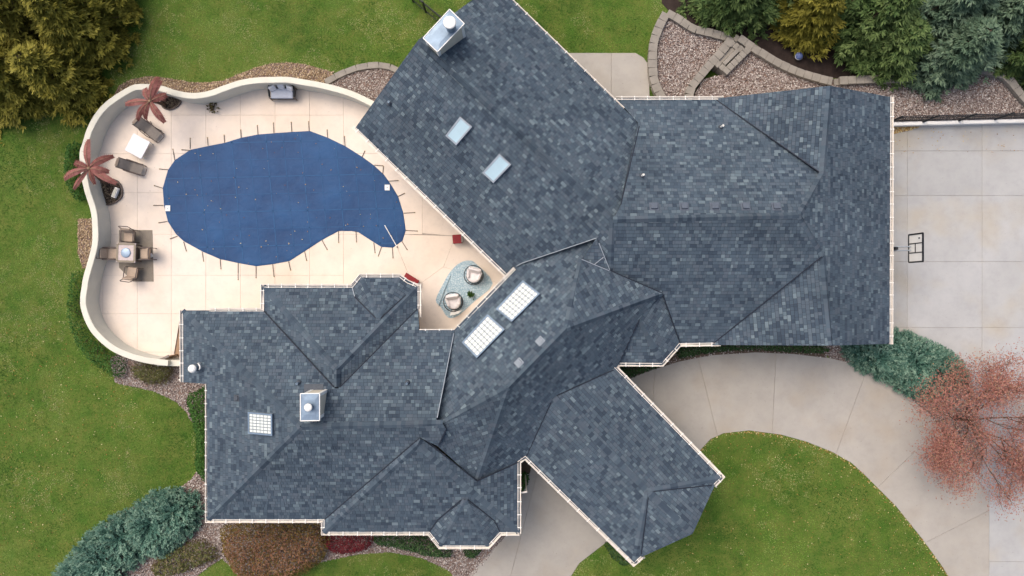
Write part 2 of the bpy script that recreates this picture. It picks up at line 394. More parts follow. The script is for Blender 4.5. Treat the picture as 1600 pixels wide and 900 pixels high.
# --- driveway, court, walks
drive_px = [(700, 935), (745, 885), (800, 826), (812, 770), (826, 738), (850, 690), (955, 600), (985, 590), (1010, 580), (1060, 564), (1110, 554), (1180, 549.5), (1240, 552), (1290, 558), (1330, 567), (1360, 581), (1400, 606), (1440, 636), (1470, 668), (1510, 725), (1545, 775), (1545, 935), (1498, 935), (1482, 901), (1470, 882), (1440, 841), (1400, 791), (1350, 741), (1330, 723), (1300, 706), (1260, 690), (1220, 679), (1170, 672.5), (1130, 677), (1110, 686), (1095, 702), (1060, 760), (1000, 810), (945, 849), (905, 880), (870, 935)]
drive = g(drive_px)
DR = sheet('driveway', drive, .008, M['joint'], 'curving pale concrete driveway before the house', 'driveway', .1)
jl = [((640, 560), (640, 1000)), ((905, 480), (770, 1010)), ((1030, 440), (1000, 1000)), ((1076, 500), (1150, 800)), ((1216, 480), (1202, 760)), ((1375, 520), (1280, 780)), ((1540, 600), (1330, 800)), ((1700, 720), (1380, 880)), ((1700, 1000), (1400, 1000))]
dc = [g([jl[i][0], jl[i+1][0], jl[i+1][1], jl[i][1]]) for i in range(len(jl)-1)]
panels(DR, drive, dc, .035, M['concrete'], 'drive_slab')
court_px = [(1370, 190), (1650, 188), (1650, 940), (1545, 935), (1545, 775), (1509, 725), (1530, 690), (1512, 590), (1440, 556), (1370, 530)]
CT = sheet('parking_court', g(court_px), .008, M['joint'], 'pale concrete parking court right of the garage wing', 'driveway', .1)
panels(CT, g(court_px), grid_cells([1360, 1417, 1534, 1651], [180, 236, 306, 409, 512, 615, 718, 775, 877, 950]), .03, M['court'], 'court_slab')
pat = g([(880, 83), (993, 83), (1005, 90), (1014, 102), (1015, 160), (880, 160)])
PT = sheet('patio_pad', pat, .008, M['joint'], 'small concrete pad against the back of the house', 'patio', .1)
panels(PT, pat, grid_cells([870, 955, 1030], [70, 170]), .04, M['concrete'], 'patio_slab')

# --- planting and rock beds
BEDS = {}
def bed(key, px, label, mat='bedbase', z=.012):
    P = g(px); BEDS[key] = ccw([p[:2] for p in P])
    return sheet('planting_bed', BEDS[key], z, M[mat], label, 'bed', .1)
bed('rim', [(178, 150), (186, 134), (205, 124), (232, 119), (262, 122), (300, 129), (325, 129), (350, 126), (375, 115), (400, 106), (425, 99), (450, 98), (475, 100), (500, 107), (522, 113), (512, 128), (560, 160), (450, 135), (375, 140), (300, 158), (250, 150), (200, 160)], 'tan gravel strip behind the curved pool wall')
bed('pocket', [(505, 127), (525, 118), (560, 107), (590, 102), (620, 110), (660, 120), (640, 190), (590, 175), (545, 148)], 'gravel pocket inside the curved kerb beside the roof')
bed('leftstrip', [(122, 342), (165, 342), (165, 402), (130, 420), (122, 395)], 'short gravel strip outside the left pool wall')
bed('gate', [(180, 598), (172, 560), (200, 540), (300, 560), (330, 600), (330, 660), (300, 660), (290, 642), (275, 627), (240, 611), (212, 605)], 'gravel corner bed below the curved wall end')
bed('corner', [(330, 730), (306, 738), (300, 748), (280, 763), (230, 780), (180, 808), (130, 850), (80, 910), (90, 960), (240, 960), (320, 890), (348, 872), (360, 880), (420, 830), (420, 790), (330, 790)], 'gravel bed around the blue junipers at lower left')
bed('front', [(330, 790), (340, 830), (345, 870), (380, 905), (440, 895), (510, 876), (560, 866), (610, 862), (660, 872), (700, 890), (720, 915), (745, 893), (800, 826), (812, 770), (812, 740), (600, 780)], 'gravel bed along the front of the house')
bed('drivebed', [(1280, 540), (1296, 559), (1330, 568), (1360, 582), (1400, 607), (1440, 637), (1470, 669), (1508, 724), (1528, 742), (1540, 700), (1516, 588), (1440, 554), (1400, 520), (1300, 520)], 'gravel bed between driveway and parking court', z=.045)
bed('nook', [(940, 560), (958, 600), (985, 591), (1010, 581), (1060, 565), (1110, 555), (1180, 550.5), (1240, 553), (1290, 559), (1300, 530), (1060, 520)], 'narrow planted bed between porch roof and driveway', 'soil', z=.042)
bed('sideyard', [(800, 700), (826, 700), (829, 735), (815, 775), (800, 830)], 'shaded soil strip beside the front walk', 'soil', z=.045)
bed('mulch', [(1030, -80), (1034, 5), (1043, 15), (1085, 42), (1146, 52), (1185, 75), (1220, 95), (1260, 112), (1300, 122), (1420, 130), (1600, 150), (1700, 160), (1700, -80)], 'dark mulch bed under the conifers at upper right', 'mulch')
# ================================================================== HOUSE
house = thing('house', 'sprawling house with dark blue grey shingle roof and angled wings', 'house', (0, 0, 0))
class Plane:
    def __init__(s, a, b, c): s.a, s.b, s.c = a, b, c
    def z(s, p): return s.a*p[0] + s.b*p[1] + s.c
    def hit(s, px, py, lift=0.0):
        m = (s.a*(px-800) + s.b*(450-py))/FPX; z = (m*CAMH + s.c + lift)/(1+m); return W(px, py, z)
    def normal(s): return Vector((-s.a, -s.b, 1)).normalized()
def eave(a, b, z, pitch, toward):
    A, B, T = W(*a, z), W(*b, z), W(*toward, z); d = (B-A).normalized(); n = Vector((-d.y, d.x, 0))
    if n.dot(T-A) < 0: n = -n
    return Plane(n.x*pitch, n.y*pitch, z - pitch*(n.x*A.x + n.y*A.y))
def three(p, q, r):
    P = [W(*v) for v in (p, q, r)]; Mx = np.array([[v.x, v.y, 1] for v in P]); s = np.linalg.solve(Mx, [v.z for v in P]); return Plane(*s)
ROOF = {}
def roof(key, plane, px): ROOF[key] = (plane, px)
J = (958, 343)
roof('NW_SW', eave((555, 200), (791, 431), 3.0, .47, (700, 200)), [(555, 200), (791, 431), (805, 418), (815, 411), (932, 372), (953, 423), J, (654, 62)])
roof('NW_NE', eave((773, -26), (973, 168), 3.05, .50, (700, 200)), [(773, -26), (997, 192), (970, 320), J, (654, 62)])
roof('EW_N', eave((968, 154), (1117, 154), 2.5, .505, (1000, 300)), [(962, 154), (1117, 154), (1286, 272), (1249, 336), J, (970, 320), (997, 192)])
roof('EW_S', eave((1063, 538), (1112, 538), 3.0, .45, (1100, 400)), [J, (1249, 336), (1286, 400), (1112, 538), (1063, 538), (1035, 458), (953, 423)])
roof('X_W1', three((1117, 154, 2.5), (1297, 135, 4.75), (1287, 272, 4.75)), [(1117, 154), (1297, 134), (1286, 272)])
roof('X_W2', three((1112, 539, 3.0), (1299, 540, 4.75), (1286, 400, 4.75)), [(1286, 400), (1299, 540), (1112, 539)])
roof('X_E', eave((1393, 152), (1392, 537), 2.7, .50, (1200, 300)), [(1297, 134), (1393, 152), (1392, 537), (1299, 540), (1286, 400), (1249, 336), (1286, 272)])
roof('C_NW', three((710, 516, 3.3), (805, 420, 3.3), (885, 513, 5.7)), [(710, 516), (805, 418), (815, 411), (932, 372), (909, 405), (885, 513), (795, 605), (692, 662), (682, 655)])
roof('C_SE', three((815, 722, 3.3), (968, 569, 3.3), (885, 513, 5.7)), [(815, 721), (821, 716), (866, 622), (960, 577), (967, 569), (1000, 498), (1035, 458), (885, 513), (795, 605), (745, 752)])
roof('C_NE', three((885, 513, 5.7), (953, 423, 4.75), (1035, 458, 4.25)), [(885, 513), (1035, 458), (953, 423), (909, 405)])
roof('C_K', three((932, 372, 5.0), (953, 423, 4.7), (909, 405, 4.8)), [(932, 372), (909, 405), (953, 423)])
roof('C_SW', three((795, 605, 5.7), (745, 752, 4.0), (684, 697, 5.0)), [(795, 605), (745, 752), (684, 697), (697, 670), (692, 662)])
roof('P_S', eave((968, 570), (1035, 570), 3.15, .34, (1000, 500)), [(966, 570), (1035, 570), (1000, 498)])
roof('P_SE', three((1035, 570, 3.15), (1063, 539, 3.05), (1018, 478, 4.0)), [(1035, 570), (1063, 539), (1035, 458), (1000, 498)])
roof('SE_SW', eave((825, 720), (991, 882), 3.3, .3, (960, 750)), [(821, 716), (991, 881), (1012, 768), (866, 622)])
roof('SE_NE', eave((968, 575), (1129, 746), 3.3, .3, (960, 750)), [(963, 574), (1129, 746), (1012, 768), (866, 622)])
roof('SE_h1', three((991, 881, 3.3), (1003, 870, 3.3), (1012, 768, 4.25)), [(991, 881), (1003, 870), (1012, 768)])
roof('SE_h2', three((1129, 746, 3.3), (1117, 758, 3.3), (1012, 768, 4.25)), [(1129, 746), (1117, 758), (1012, 768)])
roof('SE_g1', three((1003, 870, 3.3), (1012, 768, 4.25), (1082, 833, 4.25)), [(1003, 870), (1082, 834), (1012, 768)])
roof('SE_g2', three((1117, 758, 3.3), (1012, 768, 4.25), (1082, 833, 4.25)), [(1117, 758), (1082, 834), (1012, 768)])
roof('S_N', eave((284, 484), (411, 484), 2.8, .55, (400, 600)), [(284, 485), (411, 485), (524, 607), (528, 607), (653, 482), (655, 516), (710, 516), (682, 655), (692, 662), (470, 667)])
roof('S_W', eave((284, 484), (284, 597), 2.8, .43, (400, 600)), [(284, 485), (284, 597), (323, 600), (324, 813), (470, 667)])
roof('S_S', eave((324, 813), (505, 813), 3.4, .455, (400, 700)), [(324, 813), (505, 813), (657, 684), (684, 697), (697, 670), (692, 662), (470, 667)])
roof('N_N', eave((410, 447), (652, 447), 2.7, .5, (500, 600)), [(410, 447), (550, 447), (554, 464), (591, 497), (634, 461), (652, 447), (526, 578)])
roof('N_W', eave((410, 447), (410, 484), 2.7, .485, (500, 500)), [(410, 447), (410, 484), (524, 607), (526, 578)])
roof('N_E', eave((655, 447), (655, 482), 2.7, .525, (600, 500)), [(652, 447), (655, 447), (655, 482), (528, 607), (526, 578)])
roof('NB_N', eave((563, 431), (625, 431), 2.7, .40, (590, 500)), [(563, 431), (625, 431), (591, 497)])
roof('NB_W', three((550, 447, 2.7), (563, 431, 2.7), (591, 497, 3.5)), [(550, 447), (563, 431), (591, 497), (554, 464)])
roof('NB_E', three((650, 446, 2.7), (625, 431, 2.7), (591, 497, 3.5)), [(625, 431), (652, 447), (634, 461), (591, 497)])
roof('F_S', eave((505, 833), (812, 833), 3.4, .42, (650, 700)), [(505, 833), (670, 833), (683, 813), (726, 781), (773, 814), (782, 833), (812, 833), (652, 695)])
roof('F_W', eave((505, 813), (505, 833), 3.4, .42, (650, 800)), [(505, 813), (505, 833), (652, 695), (657, 684)])
roof('F_E', eave((812, 833), (812, 722), 3.4, .42, (650, 700)), [(812, 833), (812, 721), (745, 752), (657, 684), (652, 695)])
roof('FB_S', three((687, 854, 3.4), (763, 854, 3.4), (726, 781, 4.25)), [(687, 854), (763, 854), (726, 781)])
roof('FB_W', three((670, 833, 3.4), (687, 854, 3.4), (726, 781, 4.25)), [(670, 833), (687, 854), (726, 781), (683, 813)])
roof('FB_E', three((782, 833, 3.4), (763, 854, 3.4), (726, 781, 4.25)), [(763, 854), (782, 833), (773, 814), (726, 781)])

EXPO = .165
cand = []          # tabs that could be single shingle objects: (projected size, parent, V, F, tone)
tabs_by_slope = {}
def lay_shingles(key):
    pl, px = ROOF[key]
    P3 = [pl.hit(*p) for p in px]
    top = P3 if area2(P3) > 0 else P3[::-1]
    nrm = pl.normal()
    dk = MB().prism([p - Vector((0, 0, .012)) for p in top], lambda p: p[2] - .17)
    slope = dk.build('roof_slope', M['deck'], house)
    gg = math.hypot(pl.a, pl.b); s = Vector((pl.a, pl.b, 0))/gg; r = Vector((s.y, -s.x, 0))
    ev = Vector((s.x, s.y, gg)).normalized(); k = math.sqrt(1+gg*gg)
    P2 = ccw([(p.x*r.x + p.y*r.y, (p.x*s.x + p.y*s.y)*k) for p in top])
    us = [p[0] for p in P2]; vs = [p[1] for p in P2]
    def to3(u, v, h):
        x = r.x*u + s.x*v/k; y = r.y*u + s.y*v/k
        return Vector((x, y, pl.a*x + pl.b*y + pl.c)) + nrm*h
    full = []; v = min(vs) - .02; rows = 0
    Pn = np.array(P2)
    cells = []
    while v < max(vs):
        u = min(us) - random.uniform(0, .3); prev = .5
        while u < max(us):
            w = random.choice((.11, .14, .16, .18, .2, .24, .3)); cells.append((u, u+w, v, v+EXPO)); u += w
        v += EXPO; rows += 1
    C = np.array(cells)
    ins = np.ones(len(C), bool); anyin = np.zeros(len(C), bool)
    for a, b in ((0, 2), (1, 2), (1, 3), (0, 3)):
        q = pip(C[:, a], C[:, b], P2); ins &= q; anyin |= q
    cx, cy = (C[:, 0]+C[:, 1])/2, (C[:, 2]+C[:, 3])/2
    near = dist_poly(cx, cy, P2) < .25
    V = []; F = []; T = []
    ph = random.uniform(0, 10)
    for i, (u0, u1, v0, v1) in enumerate(cells):
        inside = ins[i] and not (near[i] and False)
        if not inside and not (anyin[i] or near[i]): continue
        t = random.random()
        tone = .02+.24*random.random() if t < .26 else (.3+.26*random.random() if t < .76 else (.62+.2*random.random() if t < .95 else .84+.16*random.random()))
        tone = min(1, max(0, tone + .05*math.sin(u0*.9+ph) * math.cos(v0*.7+ph)))
        h = .012 if random.random() < .6 else .021
        ga, gb = .005, .014
        if inside:
            a = [to3(u0+ga, v0+gb, h), to3(u1-ga, v0+gb, h), to3(u1-ga, v1, .005), to3(u0+ga, v1, .005)]
            b = [to3(u0+ga, v0+gb, -.008), to3(u1-ga, v0+gb, -.008), to3(u1-ga, v1, -.008), to3(u0+ga, v1, -.008)]
            f = [(0, 1, 2, 3), (4, 5, 1, 0), (5, 6, 2, 1), (7, 4, 0, 3)]
            full.append((a+b, f, tone)); continue
        q = clip_convex(P2, [(u0+ga, v0+gb), (u1-ga, v0+gb), (u1-ga, v1), (u0+ga, v1)])
        if len(q) < 3 or abs(area2(q)) < 2e-4: continue
        q = ccw(q); n = len(V)
        V += [to3(x, y, h + (.005-h)*(y-v0)/EXPO) for x, y in q]; F.append(tuple(range(n, n+len(q)))); T.append(tone)
    for a, f, t in full:
        c = sum((Vector(x) for x in a[:4]), Vector())/4; dz = CAMH - c.z
        p4 = [(x.x/(CAMH-x.z), x.y/(CAMH-x.z)) for x in a[:4]]
        cand.append((abs(area2(p4)) if abs(c.x*FPX/dz) < 790 and abs(c.y*FPX/dz) < 445 else 0, key, a, f, t))
    tabs_by_slope[key] = (slope, V, F, T)
for key in ROOF: lay_shingles(key)
cand.sort(key=lambda c: -c[0])
for i, (ar, key, a, f, t) in enumerate(cand):
    slope, V, F, T = tabs_by_slope[key]
    if i < 300:
        mesh_obj('shingle', a, f, M['shingle'], slope, tone=[t]*4)
    else:
        n = len(V); V += a; F += [tuple(x+n for x in q) for q in f]; T += [t]*4
for key, (slope, V, F, T) in tabs_by_slope.items():
    if V: tag(mesh_obj('shingles', V, F, M['shingle'], slope, tone=T), kind='stuff')

# --- ridge and hip caps
def zmax(keys, p): return max(ROOF[k][0].hit(*p).z for k in keys)
def cap(keys, a, b, wd=.15):
    A, B = W(*a, zmax(keys, a)), W(*b, zmax(keys, b)); d = B-A; Ln = d.length; d.normalize()
    side = Vector((-d.y, d.x, 0)).normalized(); V = []; F = []; T = []; x = 0.0
    up = d.cross(side); up = up if up.z > 0 else -up
    def drop(pt, sgn):
        q = pt + side*sgn*wd; zz = min(ROOF[k][0].z(q) for k in keys); return Vector((q.x, q.y, max(zz, pt.z-.2*wd/.15) + .026))
    while x < Ln-.05:
        p, q = A + d*x, A + d*min(x+.2, Ln); n = len(V)
        V += [drop(p, -1), p + up*.036, drop(p, 1), drop(q, -1) - up*.008, q + up*.028, drop(q, 1) - up*.008]
        F += [(n, n+1, n+4, n+3), (n+1, n+2, n+5, n+4), (n, n+2, n+1)]; t = random.choice((.1, .25, .35, .42, .5, .55, .7)) + random.uniform(-.06, .06); T += [t]*3; x += .192
    tag(mesh_obj('ridge_cap', V, F, M['shingle'], house, tone=T), kind='stuff')
for k, a, b in ((('NW_SW', 'NW_NE'), (654, 62), J), (('EW_N', 'EW_S'), J, (1249, 336)), (('EW_N', 'X_E'), (1249, 336), (1286, 272)), (('EW_S', 'X_E'), (1249, 336), (1286, 400)),
                (('X_W1', 'X_E'), (1297, 135), (1286, 272)), (('X_W2', 'X_E'), (1299, 539), (1286, 400)), (('C_NW', 'C_SE'), (795, 605), (885, 513)), (('C_SE', 'C_NE'), (885, 513), (1035, 458)),
                (('C_NW', 'C_NE'), (885, 513), (909, 405)), (('C_SE', 'C_SW'), (795, 605), (745, 752)), (('C_NW', 'C_SW'), (795, 605), (692, 662)), (('P_S', 'P_SE'), (1035, 569), (1000, 498)),
                (('SE_SW', 'SE_NE'), (866, 622), (1012, 768)), (('SE_g1', 'SE_g2'), (1012, 768), (1081, 832)), (('SE_SW', 'SE_h1'), (991, 880), (1012, 768)), (('SE_NE', 'SE_h2'), (1128, 746), (1012, 768)),
                (('S_N', 'S_S'), (470, 667), (692, 662)), (('S_N', 'S_W'), (285, 486), (470, 667)), (('S_W', 'S_S'), (325, 812), (470, 667)), (('N_N', 'N_W'), (411, 448), (526, 578)), (('N_N', 'N_E'), (652, 448), (526, 578)),
                (('N_W', 'N_E'), (526, 578), (526, 605)), (('F_S', 'F_W'), (506, 832), (652, 695)), (('F_S', 'F_E'), (811, 832), (652, 695)), (('F_W', 'F_E'), (652, 695), (657, 686)),
                (('NB_N', 'NB_W'), (564, 432), (591, 497)), (('NB_N', 'NB_E'), (624, 432), (591, 497)), (('FB_S', 'FB_W'), (688, 853), (726, 781)), (('FB_S', 'FB_E'), (762, 853), (726, 781)), (('NW_SW', 'EW_S'), J, (953, 423))):
    cap(k, a, b, .11 if k[0][:2] in ('NB', 'FB') else .14)
# --- valleys: dark strips paint in the shadow line of each cut; a few open ones show pale flashing
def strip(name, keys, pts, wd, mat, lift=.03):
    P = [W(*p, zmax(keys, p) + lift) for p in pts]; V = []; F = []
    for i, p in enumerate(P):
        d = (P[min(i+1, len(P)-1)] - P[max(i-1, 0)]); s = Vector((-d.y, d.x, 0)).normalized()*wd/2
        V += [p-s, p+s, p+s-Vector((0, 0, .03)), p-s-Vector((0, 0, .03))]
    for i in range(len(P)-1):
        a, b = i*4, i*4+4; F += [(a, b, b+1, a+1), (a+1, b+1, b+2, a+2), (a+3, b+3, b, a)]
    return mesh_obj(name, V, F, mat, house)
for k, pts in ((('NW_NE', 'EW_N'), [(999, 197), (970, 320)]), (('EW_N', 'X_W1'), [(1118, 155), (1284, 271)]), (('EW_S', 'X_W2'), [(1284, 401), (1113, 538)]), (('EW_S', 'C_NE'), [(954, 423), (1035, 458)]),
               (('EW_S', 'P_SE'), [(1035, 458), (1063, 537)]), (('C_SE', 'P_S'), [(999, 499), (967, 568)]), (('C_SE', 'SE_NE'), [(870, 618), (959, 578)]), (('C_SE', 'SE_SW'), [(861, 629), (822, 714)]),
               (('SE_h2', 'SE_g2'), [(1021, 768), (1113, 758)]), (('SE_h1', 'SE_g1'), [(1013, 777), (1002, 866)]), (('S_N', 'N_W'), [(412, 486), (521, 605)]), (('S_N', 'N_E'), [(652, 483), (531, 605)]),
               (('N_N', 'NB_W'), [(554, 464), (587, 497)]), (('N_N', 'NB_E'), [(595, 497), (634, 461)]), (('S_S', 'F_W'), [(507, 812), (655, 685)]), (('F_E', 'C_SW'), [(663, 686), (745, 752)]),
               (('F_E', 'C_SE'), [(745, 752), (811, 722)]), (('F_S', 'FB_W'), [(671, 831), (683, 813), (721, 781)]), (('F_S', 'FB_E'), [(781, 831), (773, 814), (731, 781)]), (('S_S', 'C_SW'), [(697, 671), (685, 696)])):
    strip('valley_shade', k, pts, .045, M['valley_shade'])
for k, pts in ((('C_NW', 'NW_SW'), [(807, 416), (816, 411), (932, 372)]), (('C_K', 'NW_SW'), [(936, 380), (953, 422)]), (('C_K', 'C_NE'), [(909, 405), (930, 414), (952, 423)]), (('C_K',), [(929, 413), (943, 402)]), (('S_N', 'C_NW'), [(709, 521), (683, 653)]), (('N_N', 'NB_W'), [(550, 449), (554, 463)])):
    strip('flashing', k, pts, .03, M['flash'], .045)

# --- gutters with hangers
def sweep(path, prof, closed=False):
    V = []; F = []; n = len(path); m = len(prof)
    for i, p in enumerate(path):
        a = (p - path[i-1]) if i > 0 else (path[1]-p); b = (path[i+1]-p) if i < n-1 else a
        a = Vector((a.x, a.y, 0)).normalized(); b = Vector((b.x, b.y, 0)).normalized()
        na, nb = Vector((-a.y, a.x, 0)), Vector((-b.y, b.x, 0)); kk = max(.4, 1+na.dot(nb)); s = (na+nb)/kk
        V += [p + s*o + Vector((0, 0, h)) for o, h in prof]
    for i in range(n-1):
        for j in range(m-1): F.append((i*m+j, i*m+j+1, (i+1)*m+j+1, (i+1)*m+j))
    return V, F
GPROF = [(.08, -.1), (.08, .03), (.05, .03), (.05, -.045), (-.05, -.045), (-.05, .03), (-.08, .03), (-.08, -.1), (.08, -.1)]
def gutter(pts):
    P = [W(p[0], p[1], p[2]+.05) for p in pts]; V, F = sweep(P, GPROF); mb = MB(); mb.add(V, F)
    gt = mb.build('gutter', M['gutter'], house); hb = MB()
    for a, b in zip(P[:-1], P[1:]):
        d = b-a; Ln = d.length; x = .3
        while x < Ln-.1:
            hb.box(a + d*(x/Ln) + Vector((0, 0, .028)), (.035, .2, .02), math.atan2(d.y, d.x)); x += random.uniform(.58, .68)
    if hb.V: tag(hb.build('hangers', M['white'], gt), kind='stuff')
for run in ([(551, 198, 2.98), (793, 433, 2.98)], [(770, -28, 3.0), (974, 170, 3.0)], [(962, 153.5, 2.5), (1131, 153, 2.5)], [(1393.5, 151, 2.68), (1392.5, 538, 2.68)],
            [(655, 517, 3.26), (710, 517, 3.26), (804, 419, 3.3)], [(811.5, 834, 3.38), (811.5, 722, 3.38), (820.5, 715.5, 3.3), (990, 882, 3.28), (1003, 871, 3.28)],
            [(1117, 758, 3.28), (1129.5, 745, 3.28), (963, 574, 3.28), (968, 569.5, 3.15), (1035, 570, 3.13), (1062, 539, 3.02), (1126, 538, 2.98)],
            [(284, 597, 2.78), (283.5, 485, 2.78)], [(327, 484, 2.76), (410, 484, 2.76), (410, 446.5, 2.68), (550, 446.5, 2.68), (563, 430.5, 2.68), (625, 430.5, 2.68), (637, 440, 2.68), (652, 446, 2.68), (655.5, 446, 2.68), (655.5, 496, 2.68)],
            [(323.5, 600, 3.36), (323.5, 814, 3.36), (504.5, 814, 3.36), (504.5, 833.5, 3.36), (670, 833.5, 3.36), (687, 855, 3.36), (763, 855, 3.36), (782, 834, 3.36), (811.5, 834, 3.36)]):
    gutter(run)
def downspout(px, py, z, dx, dy):
    p = W(px, py, z); mb = MB(); q = p + Vector((dx, dy, -.12)); mb.tube([p, q, Vector((q.x, q.y, .1)), Vector((q.x + dx*.5, q.y + dy*.5, .06))], .04, 6); mb.build('downspout', M['gutter'], house)
downspout(813, 770, 3.3, .3, 0); downspout(283, 594, 2.75, -.14, 0); downspout(1117, 758, 3.25, .1, -.12); downspout(1003, 871, 3.25, .14, -.06)
# --- walls (inset below the eaves) and gable walls
def walls(px, ztop, ins=.5):
    P = inset(ccw([W(x, y, ztop)[:2] for x, y in px]), ins)
    MB().prism([Vector((p.x, p.y, ztop)) for p in P], 0).build('wall', M['beige'], house)
walls([(555, 200), (791, 431), (960, 330), (973, 168), (773, -26)], 2.8)
walls([(965, 154), (1393, 152), (1392, 538), (1063, 538), (960, 400)], 2.42)
walls([(710, 516), (805, 420), (960, 470), (1035, 569), (968, 569), (816, 722), (740, 700), (690, 600)], 3.1)
walls([(323, 485), (655, 516), (712, 516), (760, 700), (505, 813), (324, 813)], 2.75)
walls([(284, 485), (340, 485), (340, 598), (284, 597)], 2.6, .3); walls([(410, 447), (655, 447), (655, 560), (410, 560)], 2.55)
walls([(505, 780), (812, 730), (812, 833), (505, 833)], 3.2); walls([(670, 820), (687, 854), (763, 854), (782, 820)], 3.2, .4)
for px, z0, z1 in (((654, 62), 2.8, 5.1),):
    pass
def gable(a, b, pk, drop=.22, move=.45):
    A, B, K = W(*a), W(*b), W(*pk); c = Vector((0, 0, 0)) - (A+B)/2; n = Vector((-(B-A).y, (B-A).x, 0)).normalized()
    if n.dot(c) < 0: n = -n
    A, B, K = A+n*move, B+n*move, K+n*move; dn = Vector((0, 0, drop))
    top = [A-dn, K-dn, B-dn]; Vv = top + [p + n*.12 for p in top] + [Vector((A.x, A.y, A.z-.6)), Vector((B.x, B.y, B.z-.6))] + [Vector((A.x, A.y, A.z-.6))+n*.12, Vector((B.x, B.y, B.z-.6))+n*.12]
    mesh_obj('gable_wall', Vv, [(6, 0, 1, 2, 7), (8, 3, 4, 5, 9)], M['beige'], house)
gable((555, 200, 3.0), (773, -26, 3.0), (654, 62, 5.25)); gable((1117, 154, 2.5), (1393, 152, 2.7), (1297, 134, 4.75)); gable((1112, 539, 3.0), (1392, 537, 2.7), (1299, 540, 4.75)); gable((1003, 870, 3.3), (1117, 758, 3.3), (1082, 834, 4.25), .2, .5)
for x, y in ((985, 862), (1108, 746), (1062, 700), (938, 815)):
    p = W(x, y, 3.1); mb = MB(); mb.rbox((p.x, p.y, .5), (.5, .5, 1.0), .03, R(45)); mb.box((p.x, p.y, 2.05), (.3, .3, 2.1), R(45)); mb.build('porch_post', M['beige'], house)
for a, b in (((1013, 842), (1076, 781)),): pass

# --- chimneys
def chimney(top_px, zt, zb, flue_px, fr, fh, plane_keys):
    T = [W(x, y, zt) for x, y in top_px]; T = T if area2(T) > 0 else T[::-1]
    body = inset(ccw([p[:2] for p in T]), .05)
    mb = MB().prism([Vector((p.x, p.y, zt-.05)) for p in body], zb); ch = mb.build('chimney', M['beige'], house)
    for i in range(4):
        p = body[i]; q = inset([b for b in body], .05)[i]
        MB().box((q.x, q.y, (zt-.06+zb)/2), (.13, .13, zt-.06-zb), math.atan2(body[1].y-body[0].y, body[1].x-body[0].x)).build('corner_trim', M['white'], ch)
    c2 = inset(ccw([p[:2] for p in T]), 0); mid = sum((Vector((p.x, p.y, 0)) for p in c2), Vector())/4
    V = [Vector((p.x, p.y, zt-.07)) for p in c2] + [Vector((p.x, p.y, zt)) for p in c2] + [Vector((mid.x + (p.x-mid.x)*.55, mid.y + (p.y-mid.y)*.55, zt+.02)) for p in c2]
    F = [(3, 2, 1, 0)] + [(a+i, a+(i+1) % 4, a+4+(i+1) % 4, a+4+i) for a in (0, 4) for i in range(4)] + [(8, 9, 10, 11)]
    cpo = mesh_obj('chimney_cap', V, F, M['galv'], ch)
    lip = MB()
    for i in range(4):
        a, b = c2[i], c2[(i+1) % 4]; d = b-a; lip.box(((a.x+b.x)/2, (a.y+b.y)/2, zt-.005), (d.length, .035, .05), math.atan2(d.y, d.x))
    lip.build('cap_rim', M['white'], ch)
    f = W(*flue_px, zt+fh); mb = MB(); mb.lathe((f.x, f.y, 0), [(fr*.78, zt-.02), (fr*.78, zt+fh-.12)], 20); mb.build('flue', M['galv'], ch)
    mb = MB(); mb.lathe((f.x, f.y, 0), [(fr*.9, zt+fh-.11), (fr, zt+fh-.09), (fr, zt+fh-.02), (fr*.85, zt+fh), (fr*.3, zt+fh+.03)], 24); mb.build('flue_cap', M['white'], ch, True)
    return ch
chimney([(661, 59.5), (702.5, 14.5), (725.5, 37), (683.5, 81)], 6.2, 3.9, (702.5, 34.5), .27, .7, None)
chimney([(469.5, 615), (499.5, 614.5), (499.5, 657), (469.5, 657.5)], 6.15, 4.3, (481, 637), .17, .32, None)
pl = ROOF['S_N'][0]
cr = [pl.hit(*p, .03) for p in ((475, 600), (505, 600), (505, 612), (475, 612))]
MB().prism(ccw(cr) if area2(cr) > 0 else cr[::-1], lambda p: p[2]-.1).build('cricket', M['rubber'], house)

